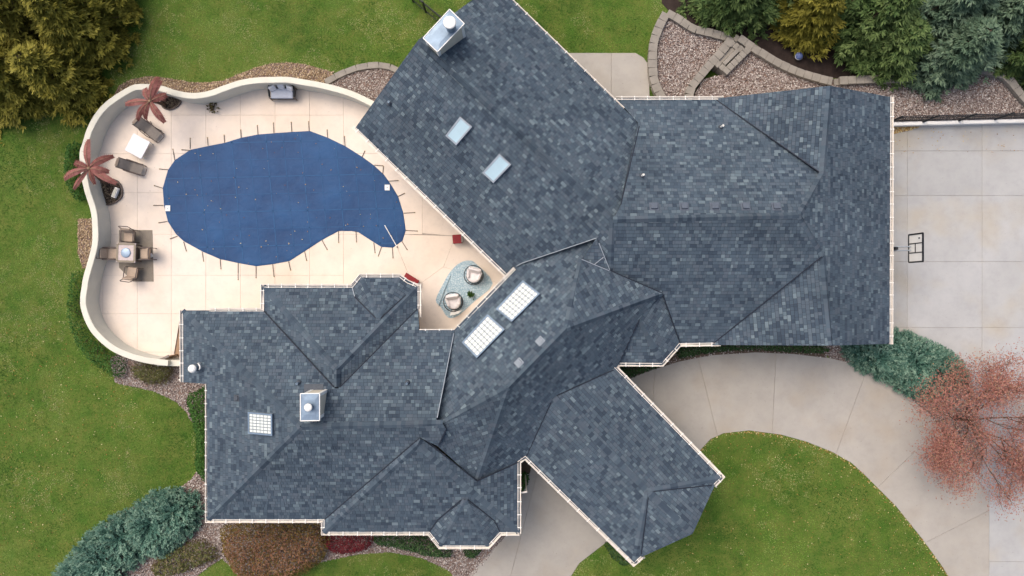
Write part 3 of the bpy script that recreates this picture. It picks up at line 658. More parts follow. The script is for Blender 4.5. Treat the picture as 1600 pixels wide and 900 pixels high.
# --- skylights
def quad_on(pl, px, lift): P = [pl.hit(*p, lift) for p in px]; return P if area2(P) > 0 else P[::-1]
def skylight(key, px, nu, nv, glass, lab, lift=.16, pane=None):
    pl = ROOF[key][0]; Q = quad_on(pl, px, lift); n = pl.normal(); sk = thing('skylight', None, None); sk.parent = house
    del sk['_w']; sk['_w'] = (0.0, 0.0, 0.0)
    def at(u, v, h=0): return (Q[0]*(1-u)+Q[1]*u)*(1-v) + (Q[3]*(1-u)+Q[2]*u)*v + n*h
    tag(sk, lab)
    MB().prism([q - n*.02 for q in Q], lambda p: p[2]-.2).build('curb', M['flash'], sk)
    e1, e2 = (Q[1]-Q[0]).length, (Q[3]-Q[0]).length; b1, b2 = .07/e1, .07/e2; fb = MB()
    for u0, u1, v0, v1 in ((0, 1, 0, b2), (0, 1, 1-b2, 1), (0, b1, b2, 1-b2), (1-b1, 1, b2, 1-b2)):
        T = [at(u0, v0, .02), at(u1, v0, .02), at(u1, v1, .02), at(u0, v1, .02)]; fb.add(T + [t - n*.05 for t in T], [(0, 1, 2, 3), (0, 4, 5, 1), (1, 5, 6, 2), (2, 6, 7, 3), (3, 7, 4, 0)])
    fb.build('frame', M['flash'] if nu == 1 else M['galv'], sk)
    if nu != nv and (e1 > e2) != (nu > nv): nu, nv = nv, nu
    gu, gv = (.019/e1, .019/e2) if nu > 1 else (0, 0)
    for i in range(nu):
        for j in range(nv):
            u0, u1 = b1 + (1-2*b1)*i/nu + gu, b1 + (1-2*b1)*(i+1)/nu - gu; v0, v1 = b2 + (1-2*b2)*j/nv + gv, b2 + (1-2*b2)*(j+1)/nv - gv
            T = [at(u0, v0), at(u1, v0), at(u1, v1), at(u0, v1)]; T += [p - n*.006 for p in T]
            mesh_obj('pane', T, [(0, 1, 2, 3), (0, 4, 5, 1), (1, 5, 6, 2), (2, 6, 7, 3), (3, 7, 4, 0)], glass, sk)
    if nu > 1:
        T = [at(b1, b2, -.008), at(1-b1, b2, -.008), at(1-b1, 1-b2, -.008), at(b1, 1-b2, -.008)]; mesh_obj('muntin_backing', T, [(0, 1, 2, 3)], M['muntin'], sk)
skylight('NW_SW', [(719, 182), (738, 198), (713, 227), (696, 212)], 1, 1, M['skyglass'], 'plain glass skylight nearest the pool')
skylight('NW_SW', [(780.5, 240), (799, 257), (771, 286), (753.5, 270)], 1, 1, M['skyglass'], 'plain glass skylight nearer the courtyard')
skylight('C_NW', [(817, 438), (844, 459), (799.5, 503), (775, 483)], 8, 5, M['diffpane'], 'large gridded skylight, upper of the pair')
skylight('C_NW', [(762, 491), (788.7, 514.7), (745, 559.5), (721.7, 535)], 8, 5, M['diffpane'], 'large gridded skylight, lower of the pair')
skylight('S_W', [(387.5, 643.5), (425, 647), (425.5, 681), (387.8, 677.5)], 6, 6, M['diffpane'], 'square skylight with small white panes')

# --- vents and pipes on the roof
def pipe(key, px, py, r=.05, h=.35, lean=0):
    pl = ROOF[key][0]; p = pl.hit(px, py); mb = MB(); mb.lathe(p - Vector((0, 0, .1)), [(r*2.6, .08), (r*2.2, .14), (r*1.25, .2)], 12); v = mb.build('vent_pipe', M['rubber'], house)
    MB().lathe(p, [(r, 0), (r, h), (r*.75, h), (r*.75, h-.05)], 12).build('pipe', M['galv'] if lean == 0 else M['white'], v)
pipe('NW_SW', 609, 162); pipe('EW_N', 1126, 199, .05, .4, 1); pipe('EW_N', 1003, 275, .05, .4, 1); pipe('S_N', 637, 598); pipe('S_N', 467, 598)
pl = ROOF['S_W'][0]; p = pl.hit(309, 574); v = MB().lathe(p - Vector((0, 0, .05)), [(.2, .02), (.14, .12), (.12, .14)], 16).build('flue_stack', M['rubber'], house)
MB().lathe(p, [(.11, 0), (.11, .55)], 16).build('flue', M['galv'], v); MB().lathe(p, [(.17, .5), (.19, .53), (.19, .6), (.1, .66)], 20).build('flue_cap', M['white'], v, True)
q = pl.hit(315, 571); MB().tube([q + Vector((-.03, .12, .05)), q + Vector((-.03, .12, .3)), q + Vector((.02, .1, .36)), q + Vector((.08, .02, .36)), q + Vector((.08, -.08, .34)), q + Vector((.02, -.16, .3))], .035, 8).build('bent_vent', M['white'], v, True)
def boxvent(key, px, py, w, mat, h=.12):
    pl = ROOF[key][0]; p = pl.hit(px, py); n = pl.normal(); gr = Vector((pl.a, pl.b, 0)).normalized(); x = Vector((gr.y, -gr.x, 0)); y = n.cross(x); Mx = Matrix((x, y, n)).transposed()
    mb = MB(); mb.rbox(p + n*h/2, (w, w, h), .03, M=Mx); mb.box(p + n*.015, (w*1.4, w*1.4, .02), M=Mx); mb.build('roof_vent', mat, house)
for x in (1022, 1069, 1117, 1165, 1213): boxvent('EW_N', x, 323, .3, M['vent'])
boxvent('C_NW', 844, 533, .26, M['palevent'], .06); boxvent('C_NW', 811, 567, .26, M['palevent'], .06); boxvent('S_W', 370, 622, .22, M['rubber'], .08)
# ================================================================== POOL AREA
def wall_strip(path, t, h, z0=0.0):             # vertical wall, path = outer top edge, t to the right-hand side
    V, F = sweep([Vector((p.x, p.y, 0)) for p in path], [(0, z0), (0, h), (-t, h), (-t, z0)])
    n = len(path); F += [(0, 1, 2, 3), ((n-1)*4+3, (n-1)*4+2, (n-1)*4+1, (n-1)*4)]; return V, F
# pool wall: which side is inside?
wo = wall_o
pw = thing('garden_wall', 'curving pale stucco wall around the pool deck', 'wall', tuple(Vector((wo[60].x, wo[60].y, 0))))
ti = .30
V, F = wall_strip(wo, ti-.06, HW-.08); V = np.array(V)
def inner_sign():
    c = W(400, 300, 0); a, b = wo[60], wo[61]; d = b-a; nl = Vector((-d.y, d.x)); return 1 if nl.dot(Vector((c.x-a.x, c.y-a.y))) > 0 else -1
sg = inner_sign()
V1, F1 = sweep([Vector((p.x, p.y, 0)) for p in wo], [(sg*.03, -.1), (sg*.03, HW-.07), (sg*(ti-.03), HW-.07), (sg*(ti-.03), -.1)])
n = len(wo); F1 += [(0, 1, 2, 3), ((n-1)*4+3, (n-1)*4+2, (n-1)*4+1, (n-1)*4)]
mesh_obj('wall_body', V1, F1, M['stucco'], pw)
V1, F1 = sweep([Vector((p.x, p.y, 0)) for p in wo], [(0, HW-.068), (sg*.0, HW-.015), (sg*.02, HW), (sg*(ti-.02), HW), (sg*ti, HW-.015), (sg*ti, HW-.068), (0, HW-.068)])
mesh_obj('wall_cap', V1, F1, M['wallcap'], pw)
# low end of the wall and gate
a, b = W(246, 569, .9), W(281, 570, .9)
ew = thing('wall_stub', 'short low wall between curved pool wall and house', 'wall', (a.x, a.y, 0))
d = b-a; an = math.atan2(d.y, d.x); mb = MB(); mb.rbox(((a+b)/2 + Vector((0, .08, -.45)))[:], (d.length, .24, .9), .02, an); mb.build('wall_body', M['stucco'], ew)
MB().rbox(((a+b)/2 + Vector((0, .08, .02)))[:], (d.length+.04, .3, .06), .015, an).build('wall_cap', M['wallcap'], ew)
gp, gq = W(246, 564, .95), W(265, 556, .95); gt = thing('gate', 'narrow weathered gate leaf standing open at wall end', 'gate', ((gp.x+gq.x)/2, (gp.y+gq.y)/2, 0))
d = gq-gp; an = math.atan2(d.y, d.x)
for i in range(5): MB().box((gp + d*((i+.5)/5) - Vector((0, 0, .45)))[:], (d.length/5-.015, .05, 1.0), an).build('plank', M['wood'], gt)
MB().rbox(((gp+gq)/2 + Vector((0, 0, .08)))[:], (d.length+.04, .12, .06), .012, an).build('top_rail', M['sling'], gt)
# side door panel by the house wall
a, b = W(281, 500, .06), W(272, 553, .06); dp = thing('side_ramp', 'brown wooden ramp wedge against the house wall', 'ramp', (b.x, b.y, 0))
c1 = W(283, 560, .06); MB().prism(ccw([a+Vector((0, 0, .02)), b, c1]), .02).build('ramp_board', M['wood'], dp)
MB().tube([b+Vector((.02, 0, .02)), a+Vector((.02, 0, .03))], .02, 6).build('edge_rail', M['brown'], dp)

# pool cover with straps
pc = thing('pool_cover', 'blue mesh safety cover over the kidney shaped pool', 'pool cover', (ccx, ccy, 0))
cw = ccw([p[:2] for p in cover_w]); nr = len(cw); V = []; F = []
for d_, z_ in ((0, .036), (.01, .05), (.12, .06), (.3, .056)):
    V += [(p.x, p.y, z_) for p in (inset(cw, d_) if d_ else [Vector(c_) for c_ in cw])]
for ri in range(3):
    for i in range(nr): F.append((ri*nr+i, ri*nr+(i+1) % nr, (ri+1)*nr+(i+1) % nr, (ri+1)*nr+i))
F.append(tuple(3*nr+i for i in range(nr)))
mesh_obj('cover_sheet', V, F, M['cover'], pc)
cwin = inset(cw, .03)
def seg_in(a, b):                                # longest stretch of a-b inside the cover
    ts = np.linspace(0, 1, 400); X = a[0]+(b[0]-a[0])*ts; Y = a[1]+(b[1]-a[1])*ts; ok = pip(X, Y, cwin); i = np.where(ok)[0]
    if len(i) < 8: return []
    br = np.where(np.diff(i) > 1)[0]; st = np.r_[i[0], i[br+1]]; en = np.r_[i[br], i[-1]]
    return [((X[s], Y[s]), (X[e], Y[e])) for s, e in zip(st, en) if e-s > 8]
for i in range(15):
    x = 262 + i*27.0; a, b = W(x-10, 195, 0), W(x+13, 430, 0)
    y = 222 + i*27.0; c, e = W(240, y+4, 0), W(650, y-5, 0)
    for s_ in (seg_in(a, b) + (seg_in(c, e) if i < 8 else [])):
        p, q = Vector(s_[0]), Vector(s_[1]); d = q-p; mb = MB(); k = max(2, int(d.length/1.2))
        for j in range(k):
            m = p + d*((j+.5)/k); mb.box((m.x, m.y, .061), (d.length/k, .05 if i % 2 == 0 else .03, .008), math.atan2(d.y, d.x))
        mb.build('strap', M['strap'], pc)
anchors = [((297, 232), (297, 216)), ((325, 227), (324, 215)), ((351, 223), (350, 211)), ((377, 215), (376, 203)), ((403, 210), (402, 196)), ((428, 208), (427, 192)), ((456, 206), (455, 191)), ((483, 205), (482, 190)), ((512, 216), (511, 203)), ((539, 228), (538, 213)), ((566, 245), (570, 236)), ((585, 258), (598, 259)), ((598, 272), (599, 260)), ((608, 283), (622, 282)), ((622, 307), (632, 302)), ((631, 333), (648, 332)), ((634, 360), (652, 361)), ((628, 377), (636, 390)), ((613, 387), (614, 403)), ((596, 386), (591, 400)), ((584, 379), (586, 395)), ((556, 361), (557, 378)), ((529, 361), (529, 379)), ((503, 375), (511, 390)), ((476, 393), (479, 407)), ((451, 409), (454, 422)), ((426, 413), (428, 432)), ((400, 416), (400, 434)), ((372, 411), (372, 437)), ((344, 405), (345, 420)), ((316, 394), (318, 408)), ((287, 378), (291, 392)), ((277, 369), (266, 373)), ((261, 346), (248, 348)), ((255, 321), (240, 321)), ((254, 294), (241, 290)), ((262, 265), (249, 264)), ((273, 250), (270, 233)), ((297, 235), (284, 234))]
for e, o in anchors:
    a, b = W(*e, .05), W(*o, .05); d = b-a; mid = a + d*.55; mb = MB(); an = math.atan2(d.y, d.x)
    mb.box(((a+mid)/2)[:], (d.length*.6, .035, .008), an); pts = []
    for j in range(25):
        t = j/24; c = mid + (b-mid)*t; s_ = Vector((-d.y, d.x, 0)).normalized(); pts.append(c + s_*.02*math.sin(t*40) + Vector((0, 0, .018*math.cos(t*40))))
    mb.tube(pts, .009, 5); st = mb.build('anchor_strap', M['anchor'], pc); MB().lathe((b.x, b.y, .03), [(.03, 0), (.03, .015), (.012, .02)], 10).build('anchor', M['brass'], st)
for x, y, lab in ((262, 325.5, 'white square skimmer lid at the left pool edge'), (605, 293, 'white square skimmer lid at the right pool edge')):
    p = W(x, y, .09); t = thing('skimmer_lid', lab, 'lid', (p.x, p.y, .065)); MB().rbox((p.x, p.y, .08), (.26, .3, .03), .012).build('lid_plate', M['white'], t)
    MB().lathe((p.x, p.y, .095), [(.03, 0), (.03, .006), (.012, .008)], 10).build('lid_knob', M['flash'], t)
a, b = W(601, 352, .1), W(620, 385, .1); t = thing('cleaning_pole', 'thin white pole lying across the right end of the pool cover', 'pole', (a.x, a.y, .07)); MB().tube([a, b], .022, 8).build('shaft', M['white'], t); MB().tube([b, b + (b-a)*.06], .03, 8).build('grip', M['iron'], t)

# ---------------------------------------------------------------- furniture
def put(t, px, py, rz, z=.035): p = W(px, py, z); t.location = (p.x, p.y, z); t.rotation_euler = (0, 0, rz); return t
def lounge_chair(label, group):
    t = local(thing('reclining_chair', label, 'patio chair', group=group))
    def prof(y): return y
    P = [(-.52, .30), (-.1, .36), (.12, .40), (.42, .72), (.62, .86)]           # sling from foot to head (x along the chair)
    V = []; F = []
    sm = smooth_line([Vector((x, 0, z)) for x, z in P], 4)
    for p in sm: V += [(p.x, -.25, p.z), (p.x, .25, p.z), (p.x, .25, p.z-.015), (p.x, -.25, p.z-.015)]
    for i in range(len(sm)-1):
        a = i*4; F += [(a, a+4, a+5, a+1), (a+2, a+6, a+7, a+3)]
    mesh_obj('sling', V, F, M['sling'], t)
    for s in (-1, 1):
        mb = MB(); mb.tube([(p.x, s*.27, p.z) for p in sm], .022, 6); mb.build('side_rail', M['brown'], t)
        MB().tube([(-.3, s*.31, .02), (-.18, s*.31, .55), (.2, s*.32, .58), (.36, s*.31, .55)], .024, 6).build('armrest', M['brown'], t)
        MB().tube([(.5, s*.3, .02), (.1, s*.3, .38)], .02, 6).build('leg', M['brown'], t); MB().tube([(-.5, s*.28, .02), (-.2, s*.28, .36)], .02, 6).build('leg', M['brown'], t)
    MB().tube([(-.52, -.27, .30), (-.68, -.25, .27), (-.71, -.2, .26), (-.71, .2, .26), (-.68, .25, .27), (-.52, .27, .30)], .022, 6).build('foot_bar', M['brown'], t)
    MB().rbox((.6, 0, .88), (.14, .44, .06), .02, M=Matrix.Rotation(R(-35), 3, 'Y')).build('headrest', M['tan'], t)
    return t
c = put(lounge_chair('grey sling reclining chair above the white table, nearer the top palm', 'reclining chairs by the pool'), 240, 206, R(139))
c2 = copy_tree(c); c2['label'] = 'grey sling reclining chair below the white table, facing the pool'; put(c2, 213, 263, R(162)); c2.scale = (.94,)*3
t = local(thing('side_table', 'white square table between the two reclining chairs', 'table')); put(t, 222, 231, R(62))
MB().rbox((0, 0, .44), (1.0, .98, .05), .02).build('table_top', M['marble'], t)
MB().rbox((0, 0, .385), (.9, .88, .06), .01).build('apron', M['white'], t)
for i in (-1, 1):
    for j in (-1, 1): MB().box((i*.42, j*.4, .18), (.06, .06, .36)).build('leg', M['white'], t)
# dining set
p = W(207, 400, .034); t = thing('outdoor_mat', 'brown woven mat under the square dining table', 'rug', (p.x, p.y, .034))
mp = [(186, 359.5), (238, 359.5), (240, 440), (208, 440), (186, 418)]
MB().prism(ccw(g(mp, .044)), .032).build('mat_body', M['mat'], t)
sl_ = MB()
for i in range(26):
    x = 187.5 + i*2; yb = 439 if x > 208 else 418 + (x-186)
    a, b = W(x, 360.5, .046), W(x, yb, .046); sl_.box(((a+b)/2)[:], (.03, (a-b).length, .006))
tag(sl_.build('weave', M['sling'], t), kind='stuff')
t = local(thing('dining_table', 'square stone topped fire table amid four patio chairs', 'table')); put(t, 209, 396, R(-2), .045)
MB().rbox((0, 0, .70), (.98, 1.0, .06), .02).build('table_top', M['tile'], t)
rim = MB()
for i in range(4):
    a = i*math.pi/2; rim.box((.44*math.cos(a), .44*math.sin(a), .738), (.1, .86, .012), a)
rim.build('tile_border', M['mat'], t)
MB().lathe((0, 0, .73), [(.25, 0), (.25, .02), (.21, .035), (.04, .045)], 28).build('burner_lid', M['firebowl'], t, True)
MB().rbox((0, 0, .36), (.62, .62, .62), .03).build('table_base', M['brown'], t)
for i in (-1, 1):
    for j in (-1, 1): MB().box((i*.4, j*.4, .34), (.06, .06, .68)).build('leg', M['brown'], t)
def dining_chair(label):
    t = local(thing('dining_chair', label, 'patio chair', group='four chairs round the fire table'))
    MB().rbox((0, 0, .42), (.52, .52, .10), .04).build('seat_cushion', M['tan'], t)
    MB().rbox((0, -.30, .68), (.50, .10, .46), .035, M=Matrix.Rotation(R(16), 3, 'X')).build('back_cushion', M['tan'], t)
    fr = MB(); fr.tube([(-.26, -.30, .40), (-.26, -.46, 1.0), (-.22, -.48, 1.04), (.22, -.48, 1.04), (.26, -.46, 1.0), (.26, -.30, .40)], .022, 6); fr.build('back_frame', M['brown'], t)
    for s in (-1, 1):
        MB().tube([(s*.30, -.40, .66), (s*.31, -.1, .66), (s*.31, .22, .64), (s*.30, .26, .58)], .026, 6).build('armrest', M['brown'], t)
        MB().tube([(s*.30, .25, 0), (s*.30, .25, .62)], .022, 6).build('leg', M['brown'], t); MB().tube([(s*.29, -.36, 0), (s*.29, -.36, .66)], .022, 6).build('leg', M['brown'], t)
    MB().box((0, 0, .36), (.56, .56, .03)).build('seat_frame', M['brown'], t)
    return t
c = put(dining_chair('tan cushioned patio chair on the pool side of the fire table'), 234, 397, R(90), .045)
for x, y, a, lab in ((183, 397, -90, 'tan cushioned patio chair between fire table and pool wall'), (209, 371, 176, 'tan cushioned patio chair above the fire table, slightly turned'), (214, 426, -8, 'tan cushioned patio chair below the fire table')):
    k = copy_tree(c); k['label'] = lab; put(k, x, y, R(a), .045)
p = W(235, 399, .6); t = thing('folded_napkin', 'small white cloth left on the right patio chair', 'cloth', (p.x, p.y, .53)); MB().rbox((p.x, p.y, .535), (.16, .2, .025), .01, R(30)).build('cloth_fold', M['white'], t); MB().rbox((p.x+.03, p.y+.04, .555), (.1, .1, .02), .008, R(50)).build('cloth_corner', M['whitecloth'], t)
# sofa
t = local(thing('patio_sofa', 'dark curved back sofa with grey seat and pale pillows by the wall', 'sofa')); put(t, 445, 146, 0)
seat = MB().rbox((0, -.12, .40), (1.14, .52, .16), .05); seat.build('seat_cushion', M['greycloth'], t)
for i in (-1, 0, 1):
    MB().rbox((i*.44, .2 - abs(i)*.1, .60), (.34, .14, .34), .045, M=Matrix.Rotation(R(-i*24), 3, 'Z') @ Matrix.Rotation(R(-24), 3, 'X')).build('pillow', M['stripe'], t)
bk = smooth_line([(-.64, -.3, .5), (-.66, .1, .56), (-.5, .34, .74), (0, .44, .80), (.5, .34, .74), (.66, .1, .56), (.64, -.3, .5)], 5)
for h in (0, .14, .28): MB().tube([p - Vector((0, 0, h*(.9 if p.z > .6 else .5))) for p in bk], .035 if h == 0 else .028, 6).build('back_rail', M['iron'], t)
for s in (-1, 1):
    for y, zz in ((-.36, .5), (.2, .62)): MB().tube([(s*.64, y, 0), (s*.64, y, zz)], .03, 6).build('leg', M['brown'], t)
MB().box((0, -.08, .29), (1.22, .62, .05)).build('seat_frame', M['iron'], t)
# red planter box and red toy
t = local(thing('red_stool', 'red square stool against the long gutter near the courtyard', 'stool')); put(t, 715.5, 374.5, R(4))
MB().rbox((0, 0, .42), (.48, .46, .12), .03).build('seat_pad', M['red'], t); MB().rbox((.27, 0, .55), (.10, .4, .4), .03, M=Matrix.Rotation(R(14), 3, 'Y')).build('back_rest', M['sling'], t)
for i in (-1, 1):
    for j in (-1, 1): MB().box((i*.2, j*.19, .18), (.04, .04, .36)).build('leg', M['iron'], t)
t = local(thing('red_bench', 'red plastic bench half hidden under the eave by the bay', 'bench')); put(t, 644, 437, R(-32))
MB().rbox((0, 0, .40), (.8, .36, .06), .02).build('bench_seat', M['red'], t)
for i in (-1, 1): MB().rbox((i*.32, 0, .19), (.05, .3, .37), .012).build('leg', M['red'], t)
# courtyard rug, basket chairs, plant
rp = smooth_line([(682, 470), (690, 446), (703, 425), (718, 411), (734, 407), (752, 420), (768, 440), (764, 452), (724, 490), (708, 494)], 4, True) if False else None
rug_px = [(681, 469), (692, 444), (704, 424), (718, 411), (733, 407), (745, 413), (770, 443), (742, 470), (716, 493), (700, 496), (689, 480)]
p = W(725, 452, .034); t = thing('area_rug', 'pale blue patterned rug in the courtyard corner', 'rug', (p.x, p.y, .034))
MB().prism(ccw(smooth_line(g(rug_px, .05), 3, True)), .032).build('rug_body', M['rug'], t)
fold = MB(); a, b = W(686, 478, .06), W(704, 431, .06); fold.tube([a, (a+b)/2 + Vector((-.05, .02, .02)), b], [.03, .05, .02], 6); fold.build('rug_fold', M['rug'], t, True)
def basket_chair(label):
    t = local(thing('basket_chair', label, 'patio chair', group='two round basket chairs on the rug'))
    bowl = MB(); N = 16
    for k in range(N):
        a = 2*math.pi*k/N
        hh = .62 + .30*max(0, math.sin(a))
        MB_pts = [(.22*math.cos(a), .22*math.sin(a), .26), (.40*math.cos(a), .40*math.sin(a), .34), (.50*math.cos(a), .50*math.sin(a), .5), (.49*math.cos(a), .49*math.sin(a)+.02, hh)]
        bowl.tube(smooth_line(MB_pts, 3), .010, 5)
    bowl.build('cage', M['iron'], t)
    ring = MB(); pts = []
    for k in range(33):
        a = 2*math.pi*k/32; pts.append((.49*math.cos(a), .49*math.sin(a)+.02, .62 + .30*max(0, math.sin(a))))
    ring.tube(pts, .022, 6, False); ring.build('rim', M['iron'], t)
    base = MB(); base.tube([(.40*math.cos(2*math.pi*k/24), .40*math.sin(2*math.pi*k/24), .02) for k in range(25)], .018, 6, False)
    base.tube([(-.4, 0, .03), (.4, 0, .03)], .014, 6); base.tube([(0, -.4, .03), (0, .4, .03)], .014, 6); base.lathe((0, 0, .02), [(.05, 0), (.04, .26)], 10); base.build('swivel_base', M['iron'], t)
    MB().lathe((0, .02, .36), [(.30, 0), (.38, .05), (.38, .12), (.30, .17), (.05, .185)], 20).build('seat_cushion', M['whitecloth'], t, True)
    MB().rbox((0, .28, .70), (.66, .18, .46), .06, M=Matrix.Rotation(R(-22), 3, 'X')).build('back_cushion', M['whitecloth'], t)
    for s in (-1, 1): MB().rbox((s*.30, .04, .58), (.14, .44, .2), .05, M=Matrix.Rotation(R(-s*12), 3, 'Z')).build('side_cushion', M['whitecloth'], t)
    return t
c = put(basket_chair('round basket chair with white cushions, nearer the red stool'), 741, 431, R(-14), .05)
k = copy_tree(c); k['label'] = 'round basket chair with white cushions, nearer the courtyard gutter corner'; put(k, 710, 472, R(8), .05)
p = W(735, 460, .3); t = thing('potted_plant', 'small potted plant between the two basket chairs', 'plant', (p.x, p.y, .05)); MB().lathe((p.x, p.y, .05), [(.09, 0), (.13, .2), (.14, .22), (.11, .21)], 14).build('pot', M['clay'], t)
p = W(708, 489, .5); t = thing('white_table', 'small white side table behind the lower basket chair', 'table', (p.x, p.y, .05)); 
tp = [W(703, 493, .5), W(704, 488, .5), W(722, 485, .5), W(716, 490, .5)]; MB().prism(ccw(tp), .46).build('table_top', M['white'], t); MB().lathe((p.x, p.y, .05), [(.14, 0), (.03, .03), (.03, .42)], 10).build('pedestal', M['white'], t)
# planters
def planter(pts, label, n):
    P = g(pts, .06); P = [Vector((p.x, p.y)) for p in smooth_line(P, 3, True)]; P = ccw(P); c = sum(P, Vector((0, 0)))/len(P)
    t = thing('planter_bed', label, 'planter', (c.x, c.y, 0)); MB().prism([Vector((p.x, p.y, .05)) for p in P], 0).build('soil', M['mulch'], t)
    V, F = sweep([Vector((p.x, p.y, 0)) for p in P + [P[0]]], [(0, .0), (0, .13), (.05, .13), (.05, 0)]); mesh_obj('edging', V, F, M['brown'], t)
    return t, P
PL1 = planter([(252, 152), (268, 151), (283, 157), (279, 166), (266, 172), (254, 168)], 'pebble planter pocket at the foot of the top palm', 0)
PL2 = planter([(150, 268), (165, 276), (184, 282), (192, 297), (188, 312), (166, 321), (158, 300)], 'teardrop pebble planter at the foot of the left palm', 0)
p = W(180, 301, .2); t = local(thing('stone_block', 'white stone block standing in the teardrop planter', 'block')); t.location = (p.x, p.y, .06); t.rotation_euler = (0, 0, R(68)); MB().rbox((0, 0, .1), (.54, .22, .2), .03).build('block_body', M['white'], t); MB().rbox((0, 0, .21), (.46, .14, .03), .01).build('block_top', M['wallcap'], t)
# basketball hoop on the garage side
p0 = W(1397, 388.5, 2.4); t = thing('basketball_hoop', 'basketball backboard with black frame standing beside the garage roof edge', 'hoop', (p0.x, p0.y, 0))
MB().box((p0.x, p0.y, 1.35), (.13, .13, 2.6)).build('post', M['iron'], t)
bx = (1420-800)*(CAMH-2.7)/FPX; by = (450-388)*(CAMH-3)/FPX; hw, z0, z1 = .66, 2.72, 3.85
Xt = bx + .0
brd = MB(); MB().box((Xt, by, (z0+z1)/2), (.02, 2*hw-.06, z1-z0-.06)).build('backboard', M['white'], t)
fr = MB()
for y in (-hw, hw): fr.box((Xt, by+y, (z0+z1)/2), (.06, .07, z1-z0+.02))
for z in (z0, z1): fr.box((Xt, by, z), (.06, 2*hw, .07))
fr.build('board_frame', M['iron'], t); sq = MB()
for y in (-.22, .22): sq.box((Xt-.018, by+y, (z0+z1)/2), (.02, .045, z1-z0-.06))
sq.box((Xt-.02, by, z0+.55), (.02, .44, .045)); sq.build('target_square', M['iron'], t)
arm = MB()
for y in (-.09, .09): arm.tube([(p0.x, p0.y+y, 2.55), (Xt-.03, by+y, 2.95)], .025, 6); arm.tube([(p0.x, p0.y+y, 2.1), (Xt-.03, by+y, 2.8)], .025, 6)
arm.build('support_arm', M['flash'], t)
rimm = MB(); rimm.tube([(Xt+.30+.21*math.cos(2*math.pi*k/24), by+.21*math.sin(2*math.pi*k/24), 2.78) for k in range(25)], .012, 6, False); rimm.box((Xt+.06, by, 2.78), (.08, .12, .03)); rimm.build('rim', M['iron'], t)
MB().box((Xt-.03, by+.45, z1-.25), (.02, .06, .12)).build('decal_plate', M['rubber'], t)
# ---------------------------------------------------------------- kerbs, retaining walls, fences
def block_wall(label, px, ztop, wd=.36, ln=.4, name='retaining_wall', mat='block', courses=None):
    P = smooth_line([W(x, y, ztop) for x, y in px], 6); t = thing(name, label, 'wall', (P[0].x, P[0].y, 0))
    Ls = [0]
    for a, b in zip(P[:-1], P[1:]): Ls.append(Ls[-1] + (b-a).length)
    n = max(2, round(Ls[-1]/ln))
    def at(s):
        for i in range(len(P)-1):
            if s <= Ls[i+1] or i == len(P)-2: return P[i] + (P[i+1]-P[i])*((s-Ls[i])/max(1e-6, Ls[i+1]-Ls[i]))
    rows = courses or max(1, round(ztop/.18)); ch = ztop/rows
    for r_ in range(rows):
        for k in range(n):
            s0 = (k + (.5 if r_ % 2 else 0))/n*Ls[-1]; s1 = min(Ls[-1], s0 + Ls[-1]/n)
            if s1-s0 < .05: continue
            a, b = at(s0), at(s1); d = b-a; j = random.uniform(-.012, .012); top = (r_ == rows-1)
            s_ = Vector((-d.y, d.x, 0)).normalized()
            MB().rbox(((a+b)/2 + s_*j + Vector((0, 0, -ztop + ch*(r_+.5) + (random.uniform(-.006, .006) if top else 0))))[:], (d.length-.012, wd + (.04 if top else -.03) + random.uniform(-.015, .015), ch-.006), .014, math.atan2(d.y, d.x)).build('block', M[mat], t)
    return t
block_wall('low curved kerb round the gravel pocket by the roof', [(508, 128), (522, 120), (540, 112), (560, 105), (585, 101.5), (605, 103), (622, 110), (640, 122)], .16, .28, .6, 'garden_kerb')
block_wall('curved block wall along the left of the rock garden', [(1041, 20), (1030, 42), (1022, 66), (1020, 92), (1021, 118), (1029, 142), (1042, 165)], .5, .40, .42)
block_wall('block wall along the upper edge of the rock garden', [(1043, 19), (1060, 29), (1085, 45), (1112, 51), (1140, 58)], .5, .36, .42)
block_wall('block wall climbing from the steps up to the long wall', [(1146, 56), (1130, 78), (1107, 103), (1090, 124), (1079, 140), (1076, 165)], .8, .38, .4)
block_wall('long sweeping block wall below the conifers', [(1150, 55), (1185, 79), (1222, 101), (1262, 117), (1301, 127)], .8, .36, .42)
block_wall('straight block wall behind the garage roof under the conifers', [(1306, 126), (1350, 124), (1400, 123), (1450, 120), (1500, 114)], .8, .36, .42)
block_wall('block wall bending round the far right corner', [(1528, 106), (1548, 111), (1573, 119), (1586, 134), (1602, 153), (1620, 170)], .8, .34, .42)
block_wall('short block spur crossing the right gravel bed', [(1483, 138), (1488, 155), (1494, 174)], .4, .34, .4)
st = thing('garden_steps', 'three stone steps set between block cheeks in the rock garden', 'steps', tuple(W(1128, 90, 0)))
o_, u_, v_ = W(1111, 97, .3), (W(1135, 73, .3)-W(1111, 97, .3)), (W(1128, 108, .3)-W(1111, 97, .3))
for i in range(3):
    c0 = o_ + v_*(i/3*1.0) + u_*.5 + v_*(1/6); MB().rbox((c0.x, c0.y, .25 + i*.09), (u_.length*.92, v_.length/3-.01, .5+i*.18), .02, math.atan2(u_.y, u_.x)).build('step', M['block'], st)
for s in (-.08, 1.08):
    for i in range(3):
        c0 = o_ + u_*s + v_*((i+.5)/3*1.15-.05); MB().rbox((c0.x, c0.y, .38), (.32, .24, .8), .02, math.atan2(u_.y, u_.x)).build('cheek_block', M['block'], st)
for i in range(6):
    c0 = o_ + u_*(-.15 + i*.26) + v_*1.35; MB().rbox((c0.x, c0.y, .42), (u_.length*.25, .34, .85), .02, math.atan2(u_.y, u_.x)).build('landing_block', M['block'], st)
